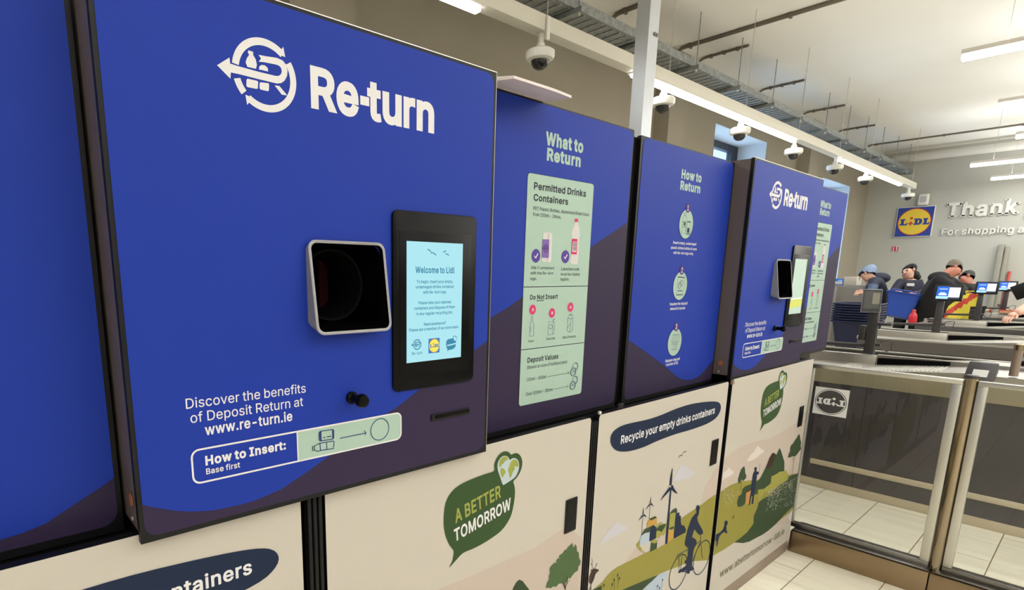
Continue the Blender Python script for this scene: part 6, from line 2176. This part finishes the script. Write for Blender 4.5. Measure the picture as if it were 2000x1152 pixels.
# his carrier bag, standing on the third counter
m = MB()
c = at(1889, 594, d - .50)
zb = .958
zt = at(1889, 573, d - .5).z
n, k = 72, 36
for i in range(k):
    for j in range(n):
        q = []
        for ii, jj in ((i, j), (i, j + 1), (i + 1, j + 1), (i + 1, j)):
            h = ii / k
            w = 2 * PI * jj / n
            cw, sw = math.cos(w), math.sin(w)
            e = .55
            X = math.copysign(abs(cw) ** e, cw) * (.085 - .045 * h) * (1 + .12 * math.sin(5 * w + 7 * h))
            Y = math.copysign(abs(sw) ** e, sw) * (.135 + .01 * h) * (1 + .06 * math.sin(3 * w + 4 * h))
            q.append((c.x + X, c.y + Y - .10 * (h - .5) + .035, zb + (zt - zb) * h + (.02 * math.sin(3 * w) if ii == k else 0)))
        yy = sum(p[1] for p in q) / 4 - c.y - .035
        hh = (i + .5) / k
        u = yy * 3.2 + hh
        mt = 'bag_red' if -.05 < u - .55 < .22 else 'bag_yellow' if u < .95 and not (yy < -.08 and hh < .5) else 'black_cloth'
        if hh > .8 and yy > .03:
            mt = 'bag_yellow'
        m.add(q, [(0, 1, 2, 3)], mt, True)
t = thing('carrier_bag', 'crumpled yellow and red carrier bag on the third counter, under the man in black', 'bag', (c.x, c.y, zb))
m.build('sack', t)
m = MB()
for s in (-1, 1):
    m.tube([(c.x + .03 * s, c.y + .06 - .02, zt - .02), (c.x + .03 * s, c.y + .03, zt + .03), (c.x + .03 * s, c.y - .05, zt + .03), (c.x + .03 * s, c.y - .09, zt - .02)], .006, 'bag_yellow', 6)
m.build('handles', t)

# person half hidden behind him
d = 8.62
J = dict(pelvis=at(1896, 602, d), spine=at(1895, 585, d), chest=at(1893, 566, d), neck=at(1890, 555, d), skull=at(1887, 546.5, d - .03), crown=at(1886, 540.5, d),
         sha=at(1880, 560, d - .1), ela=at(1878, 580, d - .15), wra=at(1882, 582, d - .35), shb=at(1906, 560, d + .1), elb=at(1906, 580, d), wrb=at(1898, 582, d - .25))
legs(J, (-.4, 1))
t, hc, up, fv, rt, jo = person('dark-haired person almost hidden behind the man in the black coat', J, (-.6, .7, -.3), 'skin_red', 'black_cloth')
m = MB()
cap_into(m, hc, up, fv, rt, 'hair_dark', .110)
m.build('hair', t)

# hooded person bending at the locker
d = 9.4
J = dict(pelvis=at(1712, 600, d), spine=at(1713, 577, d), chest=at(1711, 556, d), neck=at(1701, 545, d - .02), skull=at(1692, 539, d - .03), crown=at(1693, 532.5, d - .02),
         sha=at(1707, 551, d - .18), ela=at(1702, 570, d - .24), wra=at(1687, 571, d - .26), shb=at(1710, 550, d + .16), elb=at(1700, 569, d + .1), wrb=at(1685, 568, d))
legs(J, (.1, 1))
t, hc, up, fv, rt, jo = person('person in dark quilted jacket and pale blue hood, bending to the left', J, (-.15, .88, -.45), 'skin', 'quilt_dark', 'trousers_dark', 1.05)
m = MB()
cap_into(m, hc, up, fv, rt, 'hood_blue', .130, front=.46)
m.ball(at(1700, 543, d), .075, 'hood_blue', 12, 1, 1.1, .8)
m.build('hood', t)
m = MB()
skin_into(m, {'a': (J['sha'] + Vector((0, .0, -.02)), .088), 'b': (J['ela'], .070), 'c': (J['ela'].lerp(J['wra'], .9), .05)}, [('a', 'b'), ('b', 'c')], 'quilt_blue')
m.build('sleeve', t)
m = MB()
m.ball(at(1719, 543, d + .02), .13, 'quilt_dark', 14, 1.0, 1.1, .7)
m.build('jacket_collar', t)

# cashier at the right edge, only the reaching arm in the picture
d = 6.2
J = dict(pelvis=at(2075, 650, d), spine=at(2072, 612, d), chest=at(2066, 575, d), neck=at(2062, 552, d), skull=at(2058, 535, d - .03), crown=at(2057, 526, d),
         sha=at(2040, 572, d - .1), ela=at(2018, 594, d - .2), wra=at(1984, 612, d - .3), shb=at(2088, 575, d + .1), elb=at(2090, 615, d), wrb=at(2060, 622, d - .3))
legs(J, (-.3, .9))
t, hc, up, fv, rt, jo = person('person at the right edge, only a bare reaching arm in view', J, (-.6, .75, -.2), 'skin', 'shirt_grey', arm=1.45, hand_dirs={'a': at(1968, 621, d - .32) - J['wra']})
m = MB()
cap_into(m, hc, up, fv, rt, 'hair_dark', .112)
m.build('hair', t)

# shopping on the counters
q = onZ(1903, 603, .93)
q.x, q.y = 13.2, q.y * 13.2 / q.x
m = MB()
m.ball((q.x, q.y, .930), .05, 'badge_white', 14, 1.2, 1.5, .7)
m.ball((q.x + .02, q.y - .05, .928), .04, 'badge_white', 12, 1.1, 1.4, .6)
tag(m.build('grocery_bag'), 'small white bag on the counter right of the carrier bag', 'bag')
q = onZ(1917, 611, .935)
m = MB()
prof = [(0.004, -.12), (.035, -.11), (.045, -.05), (.046, .05), (.036, .11), (.005, .12)]
m.lathe(prof, (q.x, q.y, .982), 'grocery_cream', 14, (0, 1, 0))
m.lathe([(.0375, -.118), (.0415, -.09)], (q.x, q.y, .982), 'bag_red', 14, (0, 1, 0), False)
tag(m.build('bread_pack'), 'cream wrapped loaf with a red end lying on the far counter', 'bread')
q = onZ(1966, 611, .955)
q.y -= .04
q.x -= .12
m = MB()
m.box(q.x - .07, q.x + .07, q.y - .11, q.y + .11, .955, .995, 'grocery_tan', .01)
m.box(q.x - .072, q.x + .072, q.y - .112, q.y + .112, .995, 1.004, 'bag_red', .004)
tag(m.build('food_tray'), 'tan food tray with a red rim in front of the reaching hand', 'tray')
# red bottle standing behind the second counter
c = at(1784, 612, 8.35)
m = MB()
c.z = .94
m.lathe([(.044, 0), (.047, .01), (.047, .09), (.042, .12), (.022, .15), (.020, .165), (.020, .17)], (10.06, onX(1783, 620, 10.06).y, .885), 'bottle_red', 18)
tt = thing('drink_bottle', 'red bottle on the third counter between the woman and the man in black', 'bottle', (10.06, onX(1783, 620, 10.06).y, .885))
m.build('bottle_body', tt)
MB().lathe([(.022, .168), (.022, .186), (.018, .189)], (10.06, onX(1783, 620, 10.06).y, .885), 'bag_red', 14).build('cap', tt)
